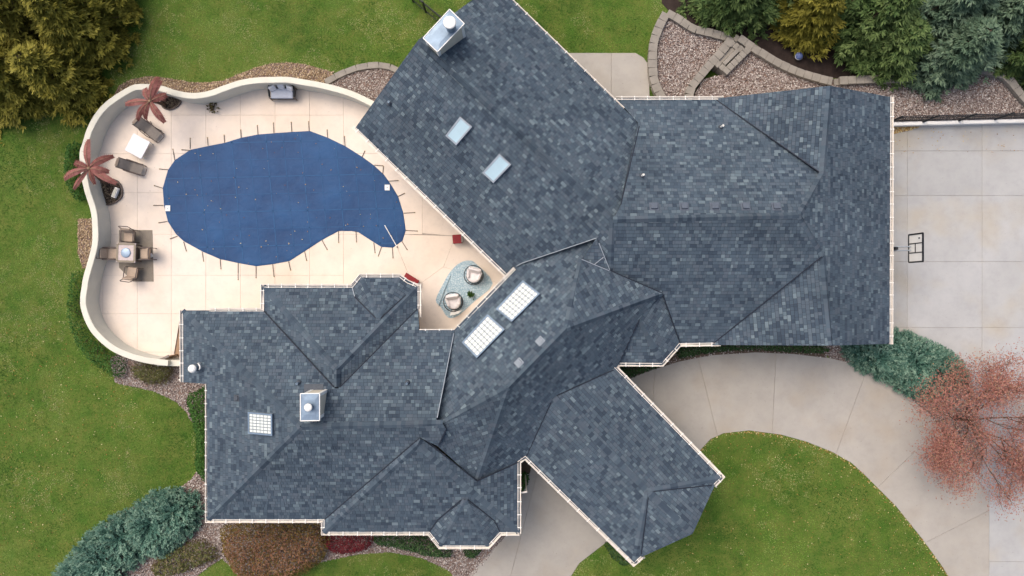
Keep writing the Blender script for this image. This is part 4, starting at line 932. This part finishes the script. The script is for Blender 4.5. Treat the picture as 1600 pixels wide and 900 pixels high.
# white retaining wall with iron fence at right
a, b = W(1392, 193.5, .35), W(1660, 187, .35); t = thing('court_wall', 'low white wall along the top of the parking court', 'wall', (a.x, a.y, 0)); d = b-a; an = math.atan2(d.y, d.x)
for i, (x0, x1) in enumerate(((0, .212), (.212, .418), (.418, .628), (.628, 1.0))):
    p, q = a + d*x0, a + d*x1; MB().rbox(((p+q)/2 - Vector((0, 0, .175)))[:], ((q-p).length-.015, .2, .35), .015, an).build('panel', M['white'], t)
a, b = W(1392, 190, .7), W(1660, 181, .7); t = thing('iron_fence', 'black iron fence on top of the white court wall', 'fence', (a.x, a.y, 0)); d = b-a
for z in (.75, 1.25, 1.6): MB().box(((a+b)/2 + Vector((0, 0, z-.7)))[:], (d.length, .035, .04), an).build('rail', M['iron'], t)
for i in range(5):
    p = a + d*(i*.211+.0); MB().box((p.x, p.y, .85), (.07, .07, 1.7)).build('post', M['iron'], t); MB().lathe((p.x, p.y, 1.7), [(.05, 0), (.055, .02), (.01, .06)], 8).build('finial', M['iron'], t)
mb = MB(); k = int(d.length/.12)
for i in range(k): p = a + d*((i+.5)/k); mb.box((p.x, p.y, 1.16), (.02, .02, .85))
tag(mb.build('pickets', M['iron'], t), kind='stuff')
a, b = W(640, -14, 1.3), W(694, 31, 1.3); t = thing('iron_fence', 'short black iron fence meeting the chimney at the top lawn', 'fence', (a.x, a.y, 0)); d = b-a; an = math.atan2(d.y, d.x)
for z in (.2, 1.15, 1.3): MB().box(((a+b)/2 + Vector((0, 0, z-1.3)))[:], (d.length, .035, .04), an).build('rail', M['iron'], t)
for s in (0, .38, .9): p = a + d*s; MB().box((p.x, p.y, .7), (.08, .08, 1.4)).build('post', M['iron'], t)
mb = MB(); k = int(d.length/.12)
for i in range(k): p = a + d*((i+.5)/k); mb.box((p.x, p.y, .68), (.018, .018, 1.3))
tag(mb.build('pickets', M['iron'], t), kind='stuff')
p = W(1248, 88, .2); t = thing('play_ball', 'blue and white ball lying on the mulch below the conifers', 'ball', (p.x, p.y, .01)); MB().lathe((p.x, p.y, .22), [(.02, -.2), (.12, -.17), (.19, -.06), (.2, 0), (.19, .06), (.12, .17), (.02, .2)], 16).build('ball_skin', M['ball'], t, True); MB().lathe((p.x, p.y, .22), [(.204, -.02), (.204, .02)], 16).build('ball_band', M['white'], t)

# ================================================================== STONES, GRASS, LEAVES (numpy scatter)
def scatter(P, n):
    P = np.array([tuple(p[:2]) for p in P]); lo, hi = P.min(0), P.max(0)
    X = rng.uniform(lo[0], hi[0], n); Y = rng.uniform(lo[1], hi[1], n); k = pip(X, Y, P); return X[k], Y[k]
OCT = np.array([(1, 0, 0), (0, 1, 0), (-1, 0, 0), (0, -1, 0), (0, 0, 1), (0, 0, -1)], float)
OF = np.array([(0, 1, 4), (1, 2, 4), (2, 3, 4), (3, 0, 4), (1, 0, 5), (2, 1, 5), (3, 2, 5), (0, 3, 5)])
def stones(P, dens, size, z, mat, label, parent=None, name='gravel', avoid=()):
    P = np.array([tuple(p[:2]) for p in P]); lo, hi = P.min(0), P.max(0); n = int((hi-lo).prod()*dens)
    X, Y = scatter(P, n)
    for q in avoid: k = ~pip(X, Y, q); X, Y = X[k], Y[k]
    n = len(X)
    if n == 0: return
    s = rng.uniform(.6, 1.3, (n, 1, 1))*size*np.array([1.2, .9, .6])*rng.uniform(.8, 1.25, (n, 6, 1))
    a = rng.uniform(0, 6.28, n); V = OCT[None]*s; c, d = np.cos(a)[:, None], np.sin(a)[:, None]
    x = V[:, :, 0]*c - V[:, :, 1]*d; y = V[:, :, 0]*d + V[:, :, 1]*c
    Vv = np.stack([x + X[:, None], y + Y[:, None], V[:, :, 2] + z + rng.uniform(0, .02, n)[:, None]], -1).reshape(-1, 3)
    F = (OF[None] + 6*np.arange(n)[:, None, None]).reshape(-1, 3); T = np.repeat(np.clip(rng.normal(.5, .26, n), 0, 1), 8)
    o = mesh_np(name, Vv, F, mat, parent, T, origin=None if parent is not None else (float(X.mean()), float(Y.mean()), 0)); tag(o, label, 'gravel' if parent is None else None, kind='stuff'); return o
rockL = g([(1043, 24), (1060, 33), (1085, 49), (1112, 55), (1140, 62), (1125, 85), (1100, 110), (1083, 140), (1082, 170), (1045, 170), (1032, 142), (1026, 118), (1025, 92), (1027, 66), (1034, 42)])
rockR = g([(1150, 62), (1185, 84), (1222, 107), (1262, 122), (1301, 131), (1320, 160), (1320, 190), (1085, 190), (1082, 150), (1095, 128), (1130, 120), (1145, 90)])
rockF = g([(1300, 132), (1350, 130), (1450, 125), (1528, 112), (1548, 116), (1573, 124), (1600, 160), (1640, 186), (1390, 192), (1300, 170)])
for key, P, lab in (('rockL', rockL, 'lower rock garden terrace'), ('rockR', rockR, 'upper rock garden terrace'), ('rockF', rockF, 'gravel terrace above the court wall')):
    BEDS[key] = ccw([p[:2] for p in P]); z = {'rockL': .25, 'rockR': .5, 'rockF': .45}[key]
    sheet('planting_bed', BEDS[key], z, M['bedbase'], lab, 'bed', z+.05); stones(P, 420, .042, z+.01, M['gravel'], {'rockL': 'pinkish gravel in the left rock garden terrace', 'rockR': 'pinkish gravel around the garden steps', 'rockF': 'pinkish gravel above the white court wall'}[key])
for key, mat, lab in (('rim', 'gravel_tan', 'tan gravel behind the curved pool wall'), ('pocket', 'gravel', 'grey pink gravel inside the curved kerb'), ('leftstrip', 'gravel_tan', 'tan gravel outside the left pool wall'), ('gate', 'gravel', 'brown gravel below the wall end'), ('corner', 'gravel', 'pinkish gravel around the lower left junipers'), ('front', 'gravel', 'gravel along the front of the house')):
    stones(BEDS[key], 380, .038, .02, M[mat], lab, avoid=[deck_out])
stones(BEDS['drivebed'], 380, .036, .05, M['gravel'], 'gravel between driveway and parking court'); stones(BEDS['nook'], 120, .035, .05, M['gravel'], 'sparse gravel in the narrow bed by the porch')
stones(PL1[1], 500, .03, .06, M['pebble'], None, PL1[0], 'pebbles'); stones(PL2[1], 500, .03, .06, M['pebble'], None, PL2[0], 'pebbles')
# grass blades over the visible lawn
HARD = [ccw([p[:2] for p in q]) for q in (deck_out, drive, g(court_px), pat)] + [BEDS[k] for k in BEDS]
house_keep = [ccw([W(x, y, 2.9)[:2] for x, y in q]) for q in ([(565, 200), (791, 425), (960, 330), (960, 168), (773, -20)], [(975, 165), (1385, 160), (1385, 530), (1000, 530)], [(330, 490), (700, 520), (800, 430), (1000, 480), (950, 570), (800, 800), (330, 800)])]
n = 560000
X = rng.uniform(-27.5, 27.5, n); Y = rng.uniform(-16, 16, n); keep = np.ones(n, bool)
for q in HARD + house_keep: keep &= ~pip(X, Y, q)
X, Y = X[keep], Y[keep]; n = len(X)
D = np.full(n, 9.0)
for key in ('rim', 'gate', 'corner', 'front', 'mulch', 'leftstrip'): D = np.minimum(D, dist_poly(X, Y, BEDS[key]))
D2 = dist_poly(X, Y, drive)
def vnoise(X, Y, sc, seed):
    r = np.random.default_rng(seed); G = r.random((64, 64)); x, y = X*sc+30, Y*sc+30; i, j = np.floor(x).astype(int), np.floor(y).astype(int); u, v = x-i, y-j; u, v = u*u*(3-2*u), v*v*(3-2*v); i %= 63; j %= 63
    return (G[i, j]*(1-u)+G[i+1, j]*u)*(1-v) + (G[i, j+1]*(1-u)+G[i+1, j+1]*u)*v
dry = .24 + .5*(vnoise(X, Y, .3, 3)-.5) + .40*(vnoise(X, Y, 1.1, 4)-.5) + .25*(vnoise(X, Y, 3.1, 5)-.5) + rng.normal(0, .11, n)
dry += np.where(vnoise(X, Y, .9, 9) > .72, .22, 0) * rng.random(n)
dry += np.exp(-D/.55)*.6*rng.random(n) + np.exp(-D2/.14)*.7*rng.random(n)
dry += np.where((Y > 8) & (X > -18) & (X < 8), -.02, 0)
cl = vnoise(X, Y, 2.6, 21)*vnoise(X, Y, .5, 22); dry = np.where((cl > .42) & (rng.random(n) < .45), .72 + .2*rng.random(n), dry)
T = np.clip(dry, 0, 1)
a = rng.uniform(0, 6.283, n); ln = rng.uniform(.03, .075, n); wdt = rng.uniform(.012, .022, n); h = rng.uniform(.015, .05, n)
ca, sa = np.cos(a), np.sin(a)
V = np.stack([np.stack([X - sa*wdt, Y + ca*wdt, np.full(n, .002)], -1), np.stack([X + sa*wdt, Y - ca*wdt, np.full(n, .002)], -1), np.stack([X + ca*ln, Y + sa*ln, h], -1)], 1).reshape(-1, 3)
tag(mesh_np('grass', V, np.arange(3*n).reshape(-1, 3), M['grassblade'], None, T), 'short mown grass blades of the lawn', 'grass', kind='stuff')
def litter(name, label, X, Y, z, size, mat):
    n = len(X); a = rng.uniform(0, 6.28, n); s = rng.uniform(.6, 1.4, n)*size; c, d = np.cos(a)*s, np.sin(a)*s; zz = z + rng.uniform(0, .03, (n, 4))
    V = np.stack([np.stack([X+c, Y+d, zz[:, 0]], -1), np.stack([X-d*.6, Y+c*.6, zz[:, 1]], -1), np.stack([X-c, Y-d, zz[:, 2]], -1), np.stack([X+d*.6, Y-c*.6, zz[:, 3]], -1)], 1).reshape(-1, 3)
    tag(mesh_np(name, V, np.arange(4*n).reshape(-1, 4), M[mat], None, rng.random(n), origin=(float(X.mean()), float(Y.mean()), 0)), label, 'leaves', kind='stuff')
X, Y = scatter(g([(1095, 705), (1170, 674), (1260, 692), (1350, 745), (1440, 845), (1482, 905), (1060, 905)]), 1900)
wgt = np.exp(-dist_poly(X, Y, drive)/.9) + .22; k = rng.random(len(X)) < wgt; litter('fallen_leaves', 'pale fallen leaves dotted over the front lawn', X[k], Y[k], .03, .028, 'leaf_litter')
ed = [W(x, y) for x, y in ((1095, 702), (1110, 686), (1130, 677), (1170, 672.5), (1220, 679), (1260, 690), (1300, 706), (1330, 723), (1350, 741), (1400, 791), (1440, 841), (1470, 882), (1482, 901))]
X, Y = scatter(g([(1080, 660), (1240, 660), (1360, 720), (1500, 890), (1500, 910), (1440, 910), (1330, 760), (1200, 700), (1080, 720)]), 26000); D = dist_poly(X, Y, ed, False); k = (D < .14) & (rng.random(len(X)) < .55) & ~pip(X, Y, drive)
litter('fallen_leaves', 'brown leaves caught along the driveway edge of the front lawn', X[k], Y[k], .03, .035, 'leaf_litter')
X, Y = scatter(g([(1396, 197), (1440, 197), (1425, 203), (1396, 209)]), 500); litter('fallen_leaves', 'brown leaf drift in the court corner by the garage', X, Y, .04, .04, 'leaf_litter')
X, Y = scatter(g([(1380, 196), (1600, 196), (1600, 240), (1380, 240)]), 90); litter('fallen_leaves', 'stray leaves along the top of the parking court', X, Y, .04, .03, 'leaf_litter')
X, Y = scatter(g([(1420, 640), (1560, 600), (1600, 800), (1480, 760)]), 700); litter('fallen_leaves', 'reddish leaves dropped round the red tree', X, Y, .05, .03, 'leaf_litter')
X, Y = scatter(g([(0, 500), (120, 500), (250, 650), (60, 880), (0, 900)]), 700); litter('fallen_leaves', 'scattered pale leaves on the left lawn', X, Y, .03, .03, 'leaf_litter')

X, Y = scatter(cover_w, 130); litter('fallen_leaves', 'a few dead leaves lying on the blue pool cover', X, Y, .07, .03, 'leaf_litter')
# ================================================================== PLANTS
def leaves(P, Dv, ln, wd, jit=.5, tone=None):
    """P (n,3) base points, Dv (n,3) pointing direction, returns quads (diamond leaves)"""
    n = len(P); Dv = Dv + rng.normal(0, jit, (n, 3)); Dv /= np.linalg.norm(Dv, axis=1)[:, None] + 1e-9
    up = np.tile(np.array([0, 0, 1.0]), (n, 1)) + rng.normal(0, .55, (n, 3)); sd = np.cross(Dv, up); sd /= np.linalg.norm(sd, axis=1)[:, None] + 1e-9
    l = (np.asarray(ln)*rng.uniform(.7, 1.3, n))[:, None]; w = (np.asarray(wd)*rng.uniform(.7, 1.3, n))[:, None]
    return np.stack([P, P + Dv*l*.45 + sd*w, P + Dv*l, P + Dv*l*.45 - sd*w], 1).reshape(-1, 3)
def foliage(name, V, mat, parent, T): return mesh_np(name, V, np.arange(len(V)).reshape(-1, 4), mat, parent, T)
def conifer(label, px, py, h, rad, pal, nb=190, name='conifer_tree', spr=15, low=.06, group='conifers beside the house'):
    ap = W(px, py, 0); t = thing(name, label, 'tree', (ap.x, ap.y, 0), group=group)
    MB().tube([(ap.x, ap.y, 0), (ap.x+.03, ap.y, h*.5), (ap.x, ap.y, h*.96)], [.16+rad*.02, .1, .02], 8).build('trunk', M['bark'], t, True)
    LV = []; LT = []; lb = MB(); lobes = rng.uniform(0, 6.28, 3)
    for i in range(nb):
        f = 1 - (i+.5)/nb; f = low + (1-low)*(1-f**.62) if False else low + (1-low)*((i+.5)/nb)**1.35
        z0 = h*f; az = i*2.39996 + rng.uniform(-.3, .3)
        L_ = rad*((1-f)**.75)*(1 + .16*math.sin(3*az+lobes[0]) + .12*math.sin(5*az+lobes[1]))*rng.uniform(.62, 1.22) + .15
        dr = np.array([math.cos(az), math.sin(az), 0]); m = max(4, int(spr*(.35+L_/rad)))
        s = np.sqrt(rng.uniform(.06, 1, m)); zz = z0 + L_*(.22*s - .34*s*s) + rng.normal(0, .05, m)
        lat = np.array([-dr[1], dr[0], 0])
        P = np.array([ap.x, ap.y, 0]) + dr*(L_*s)[:, None] + lat*(rng.normal(0, .10+.05*L_, m))[:, None]; P[:, 2] = zz
        if i % 3 == 0: lb.tube([(ap.x, ap.y, z0), (ap.x + dr[0]*L_*.5, ap.y + dr[1]*L_*.5, z0 + L_*.06), (ap.x + dr[0]*L_*.92, ap.y + dr[1]*L_*.92, z0 - L_*.1)], [.03, .02, .006], 4, False)
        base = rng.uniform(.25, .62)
        for ang in (-.75, -.35, 0, .35, .75, 1.2, -1.2):
            d2 = dr*math.cos(ang) + lat*math.sin(ang); Dv = np.tile(d2 + np.array([0, 0, .12]), (m, 1))
            ln_ = .33*(1-.35*abs(ang))*(.6+.5*min(1, L_))
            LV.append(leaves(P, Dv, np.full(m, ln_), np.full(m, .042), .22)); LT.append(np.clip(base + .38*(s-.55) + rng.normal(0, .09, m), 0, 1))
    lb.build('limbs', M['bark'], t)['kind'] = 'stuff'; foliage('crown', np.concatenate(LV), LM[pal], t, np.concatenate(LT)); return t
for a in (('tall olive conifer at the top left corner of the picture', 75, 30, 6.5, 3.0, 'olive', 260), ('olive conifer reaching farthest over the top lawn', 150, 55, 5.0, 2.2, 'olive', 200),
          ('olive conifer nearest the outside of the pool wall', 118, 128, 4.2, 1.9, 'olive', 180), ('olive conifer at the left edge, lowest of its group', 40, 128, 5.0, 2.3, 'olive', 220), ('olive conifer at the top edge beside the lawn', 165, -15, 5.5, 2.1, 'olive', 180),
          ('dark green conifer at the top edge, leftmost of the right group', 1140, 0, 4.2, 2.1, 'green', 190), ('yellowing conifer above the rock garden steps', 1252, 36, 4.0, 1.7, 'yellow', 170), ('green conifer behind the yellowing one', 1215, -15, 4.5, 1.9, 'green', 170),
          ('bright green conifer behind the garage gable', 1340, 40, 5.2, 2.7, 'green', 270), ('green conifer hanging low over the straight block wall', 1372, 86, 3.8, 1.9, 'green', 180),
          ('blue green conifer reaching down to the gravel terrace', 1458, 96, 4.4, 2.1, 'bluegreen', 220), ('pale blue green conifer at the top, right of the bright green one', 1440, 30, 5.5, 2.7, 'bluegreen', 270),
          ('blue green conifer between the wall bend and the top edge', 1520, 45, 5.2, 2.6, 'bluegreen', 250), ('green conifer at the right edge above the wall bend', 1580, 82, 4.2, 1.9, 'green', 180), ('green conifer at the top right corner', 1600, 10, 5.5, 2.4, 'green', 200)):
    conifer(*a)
def bush(label, px, h, pal, dens=520, size=.11, wd=.035, name='shrub', cat='shrub', group=None, jit=.9, spiky=0.0, z0=0.0, bump_=.25):
    P = [W(x, y, h*.5) for x, y in px]; P = smooth_line(P, 3, True); P = ccw([Vector((p.x, p.y)) for p in P]); c = sum(P, Vector((0, 0)))/len(P)
    t = thing(name, label, cat, (c.x, c.y, z0), group=group); A = abs(area2(P))/2
    X, Y = scatter(P, int(dens*A*1.9)+60); D = dist_poly(X, Y, P); n = len(X)
    top = h*np.clip(D/(.45*h+.05), .18, 1)**.5*(1 - bump_*.5 + bump_*vnoise(X, Y, 1.6, 11)+ bump_*.5*vnoise(X, Y, 4.0, 12)); zz = z0 + top*np.sqrt(rng.uniform(.12, 1, n))
    Pt = np.stack([X, Y, zz], -1); Dv = np.stack([X-c.x, Y-c.y, np.full(n, .5)], -1)*.0 + rng.normal(0, 1, (n, 3)); Dv[:, 2] = np.abs(Dv[:, 2])*.6
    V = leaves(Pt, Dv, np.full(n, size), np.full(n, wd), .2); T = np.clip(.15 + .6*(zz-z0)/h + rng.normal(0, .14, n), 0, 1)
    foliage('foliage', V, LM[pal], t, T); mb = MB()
    for i in range(max(4, int(A*3))):
        j = rng.integers(0, n); x, y = X[j], Y[j]; mb.tube([(x*.6+c.x*.4, y*.6+c.y*.4, z0), (x, y, z0+top[j]*.7)], [.02, .008], 4, False)
    mb.build('stems', M['bark'], t)['kind'] = 'stuff'; return t
def juniper(label, px, centres, h, n_sh=900, pal='juniper', ln=.55):
    P = smooth_line([W(x, y, h*.5) for x, y in px], 3, True); P = ccw([Vector((p.x, p.y)) for p in P]); c = sum(P, Vector((0, 0)))/len(P)
    t = thing('juniper_shrub', label, 'shrub', (c.x, c.y, 0), group='spreading blue junipers'); C = [W(x, y, h*.5) for x, y in centres]
    X, Y = scatter(P, int(n_sh*3)); X, Y = X[:n_sh], Y[:n_sh]; D = dist_poly(X, Y, P); n = len(X); CA = np.array([tuple(q[:2]) for q in C])
    k = np.argmin((X[:, None]-CA[:, 0])**2 + (Y[:, None]-CA[:, 1])**2, 1); dx, dy = X-CA[k, 0], Y-CA[k, 1]; r_ = np.hypot(dx, dy)+.05
    az = np.arctan2(dy, dx) + rng.normal(0, .5, n); top = h*np.clip(D/.6, .15, 1)**.6*rng.uniform(.55, 1.05, n); LV = []; LT = []; mb = MB(); base = np.clip(rng.normal(.5, .17, n), .1, .9)
    for s in np.linspace(0, 1, 11):
        cu = az + .5*s*rng.choice([-1, 1], n)*.4; px_, py_ = X + np.cos(cu)*ln*(s-.5), Y + np.sin(cu)*ln*(s-.5); pz = top*(.55+.55*s-.12*s*s)
        Pt = np.stack([px_, py_, pz], -1)
        for sd in (-.6, 0, .6):
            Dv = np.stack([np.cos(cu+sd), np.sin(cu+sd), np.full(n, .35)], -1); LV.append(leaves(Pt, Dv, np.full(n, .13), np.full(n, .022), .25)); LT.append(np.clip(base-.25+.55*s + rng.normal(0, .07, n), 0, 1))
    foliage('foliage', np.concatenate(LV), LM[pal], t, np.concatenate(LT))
    for i in range(0, n, 12): mb.tube([(CA[k[i], 0], CA[k[i], 1], .0), (X[i], Y[i], top[i]*.6)], [.025, .008], 4, False)
    mb.build('stems', M['bark'], t)['kind'] = 'stuff'; return t
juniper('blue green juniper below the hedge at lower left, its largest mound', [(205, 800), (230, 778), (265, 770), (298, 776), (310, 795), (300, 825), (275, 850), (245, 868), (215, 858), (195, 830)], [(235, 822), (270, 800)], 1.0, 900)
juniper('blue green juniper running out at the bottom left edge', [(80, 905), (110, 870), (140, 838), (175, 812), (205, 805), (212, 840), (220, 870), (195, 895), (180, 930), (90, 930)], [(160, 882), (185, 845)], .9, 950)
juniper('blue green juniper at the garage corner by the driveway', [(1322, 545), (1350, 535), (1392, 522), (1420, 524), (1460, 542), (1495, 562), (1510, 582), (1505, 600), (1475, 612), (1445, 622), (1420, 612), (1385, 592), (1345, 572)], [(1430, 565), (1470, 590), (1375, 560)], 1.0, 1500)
hd = dict(name='hedge', cat='hedge', size=.10, wd=.03)
bush('dense green hedge curving round the lower left of the pool wall', [(108, 430), (130, 425), (122, 455), (118, 480), (128, 510), (150, 538), (190, 562), (190, 588), (165, 584), (135, 560), (112, 525), (104, 480)], .8, 'hedge', 620, **hd)
bush('green hedge outside the wall beside the left palm', [(104, 225), (124, 225), (120, 262), (126, 295), (135, 310), (118, 312), (104, 290), (99, 260)], .8, 'hedge', 600, **hd)
bush('clipped green hedge strip against the left house wall', [(291, 622), (306, 612), (330, 612), (330, 748), (312, 745), (303, 725), (306, 690), (298, 655)], .8, 'hedge', 620, **hd)
bush('dark green hedge strip under the garage wing eave', [(1062, 544), (1110, 538), (1200, 538), (1290, 540), (1288, 552), (1240, 550), (1180, 547), (1110, 551), (1064, 560)], .5, 'dark', 620, **hd)
bush('dark low shrubs in the nook under the porch gutter', [(968, 572), (1030, 572), (1008, 582), (985, 589), (968, 585)], .45, 'dark', 450, name='shrub', size=.09)
bush('grassy brown shrub below the curved wall end', [(205, 572), (240, 568), (268, 572), (262, 592), (240, 600), (215, 590)], .6, 'dry', 420, size=.24, wd=.014, name='ornamental_grass', cat='grass clump')
bush('golden brown shrub at the front corner of the house', [(350, 822), (420, 812), (500, 818), (515, 845), (500, 880), (450, 908), (385, 912), (352, 875), (345, 845)], 1.2, 'gold', 360, size=.09, wd=.035, bump_=.4)
bush('deep red barberry shrub under the front gutter', [(500, 838), (545, 832), (582, 838), (578, 855), (548, 866), (515, 862)], .7, 'wine', 520, size=.07, wd=.03)
bush('dark green shrub row left of the front bay', [(585, 838), (640, 836), (675, 842), (705, 860), (700, 872), (660, 868), (625, 858), (590, 852)], .6, 'dark', 520, size=.09)
bush('small dark shrub beside the front walk', [(725, 856), (752, 855), (745, 870), (730, 872)], .5, 'dark', 520, size=.08)
bush('sparse mossy shrub between juniper and golden shrub', [(240, 880), (265, 860), (300, 845), (330, 850), (340, 870), (310, 885), (270, 898), (240, 898)], .5, 'dry', 300, size=.14, wd=.03)
bush('little green shrub against the side of the front walk', [(817, 738), (826, 745), (822, 762), (814, 768)], .5, 'hedge', 500, size=.09)
bush('dark low shrub at the left foot of the porch gable', [(945, 850), (965, 855), (985, 878), (975, 885), (955, 870)], .4, 'dark', 420, size=.09)
def red_tree(label, px, py, h, rad):
    ap = W(px, py, h*.7); t = thing('red_tree', label, 'tree', (ap.x, ap.y, 0)); lb = MB(); tips = []
    lb.tube([(ap.x, ap.y, 0), (ap.x, ap.y, h*.32)], [.11, .08], 8); lb.build('trunk', M['bark'], t, True); lb = MB()
    def grow(p, d, L_, r, dep):
        q = p + d*L_; mid = (p+q)/2 + Vector(rng.normal(0, L_*.07, 3)); lb.tube([p, mid, q], [r, r*.8, r*.6], 5, False)
        if dep >= 1:
            for s in (.2, .45, .7, 1.0): tips.append(p + (q-p)*s)
        if dep == 4: return
        for k in range(3 if dep < 3 else 2):
            e = (d + Vector(rng.normal(0, .55, 3))).normalized(); e.z = max(e.z, -.05); grow(q if k < 2 else mid, e.normalized(), L_*rng.uniform(.62, .85), r*.6, dep+1)
    for k in range(7):
        a = k*.9+.3; grow(Vector((ap.x, ap.y, h*.28)), Vector((math.cos(a), math.sin(a), .75)).normalized(), rad*.42, .05, 0)
    lb.build('limbs', M['bark'], t)['kind'] = 'stuff'
    tp = np.array([tuple(v) for v in tips]); rep = 13; P = np.repeat(tp, rep, 0) + rng.normal(0, .3, (len(tp)*rep, 3)); n = len(P)
    V = leaves(P, rng.normal(0, 1, (n, 3))*np.array([1, 1, .4]), np.full(n, .075), np.full(n, .024), .2); foliage('crown', V, LM['russet'], t, np.clip(rng.normal(.5, .25, n), 0, 1)); return t
red_tree('thinly leaved reddish tree by the parking court', 1548, 668, 3.9, 3.6)
# palms and dry plant on deck
def palm(label, px, py, h, foot):
    ap = W(px, py, h); ft = W(*foot, .06); t = thing('palm_tree', label, 'palm', (ft.x, ft.y, .06), group='red leaved palms on the pool deck'); tr = MB(); pts = smooth_line([ft, ft*.6 + ap*.4 + Vector((0, 0, .2)), ap - Vector((0, 0, .1))], 6)
    tr.tube(pts, [.10 - .004*i for i in range(len(pts))], 8); tr.build('trunk', M['bark'], t, True)
    for k in range(8):
        az = k*2*math.pi/8 + rng.uniform(-.42, .42); L_ = rng.uniform(1.0, 1.5) if k % 3 else rng.uniform(.6, .95); V = []; F = []; d = Vector((math.cos(az), math.sin(az), 0)); s_ = Vector((-d.y, d.x, 0)); rise = rng.uniform(.1, .6); fw = rng.uniform(.75, 1.15); ft_ = rng.uniform(.1, .7)
        N = 9
        for i in range(N+1):
            f = i/N; w = .16*fw*math.sin(math.pi*min(.97, .06+.80*f))**.9; c = ap + d*L_*f + Vector((0, 0, rise*L_*(1.5*f - 1.7*f*f))); V += [c - s_*w - Vector((0, 0, .05)), c, c + s_*w - Vector((0, 0, .05))]
        for i in range(N):
            a = i*3; F += [(a, a+1, a+4, a+3), (a+1, a+2, a+5, a+4)]
        fr = mesh_obj('frond', V, F, LM['palm'], t, tone=np.clip(ft_ + rng.uniform(-.2, .2, len(F)), 0, 1))
        mb = MB(); mb.tube([Vector(V[i*3+1]) + Vector((0, 0, .01)) for i in range(N+1)], [.018*(1-.08*i) for i in range(N+1)], 4, False); mb.build('midrib', M['wood'], fr)
        lf = MB()
        for i in range(1, N*2):
            f = i/(N*2); w = .23*fw*math.sin(math.pi*min(.97, .06+.80*f))**.9*rng.uniform(.75, 1.15); c = ap + d*L_*f + Vector((0, 0, rise*L_*(1.5*f-1.7*f*f) + .004))
            for sg_ in (-1, 1):
                e = c + s_*sg_*w + d*.12 - Vector((0, 0, .09)); lf.add([c - d*.02, c + d*.03, e], [(0, 1, 2)])
        o = lf.build('leaflets', LM['palm'], fr, tone=np.clip(ft_ + rng.uniform(-.3, .35, len(lf.F)), 0, 1)); o['kind'] = 'stuff'
    MB().lathe((ap.x, ap.y, ap.z-.1), [(.07, 0), (.09, .08), (.05, .18)], 10).build('crown_heart', M['wood'], t)
palm('reddish palm in the planter at the top bend of the pool wall', 234, 158, 2.3, (258, 164))
palm('reddish palm leaning over the left stretch of the pool wall', 139, 263, 2.5, (168, 288))
p = W(333, 170, .035); t = thing('dry_plant', 'small dark leafy plant lying on the deck near the top wall', 'plant', (p.x, p.y, .035))
V = []
for k in range(60):
    a = rng.uniform(0, 6.28); r_ = rng.uniform(.02, .26); V.append((p.x + math.cos(a)*r_, p.y + math.sin(a)*r_, .06 + rng.uniform(0, .22)))
V = np.array(V); foliage('foliage', leaves(V, V - np.array([p.x, p.y, .0]), np.full(60, .17), np.full(60, .04), .3), LM['dry'], t, rng.uniform(0, .5, 60)); mb = MB()
for k in range(6): mb.tube([(p.x, p.y-.1, .04), (p.x + rng.uniform(-.2, .2), p.y + rng.uniform(-.1, .25), .2)], [.012, .006], 4, False)
mb.build('stems', M['bark'], t)['kind'] = 'stuff'
pp = next(o for o in COL.objects if o.name.startswith('potted_plant')); p = pp.location; V = np.stack([rng.normal(p.x, .06, 90), rng.normal(p.y, .06, 90), rng.uniform(.26, .42, 90)], -1)
foliage('foliage', leaves(V, V - np.array([p.x, p.y, .2]), np.full(90, .12), np.full(90, .03), .3), LM['pot'], pp, rng.random(90))
for o in list(bpy.data.objects):
    if '_w' in o: del o['_w']
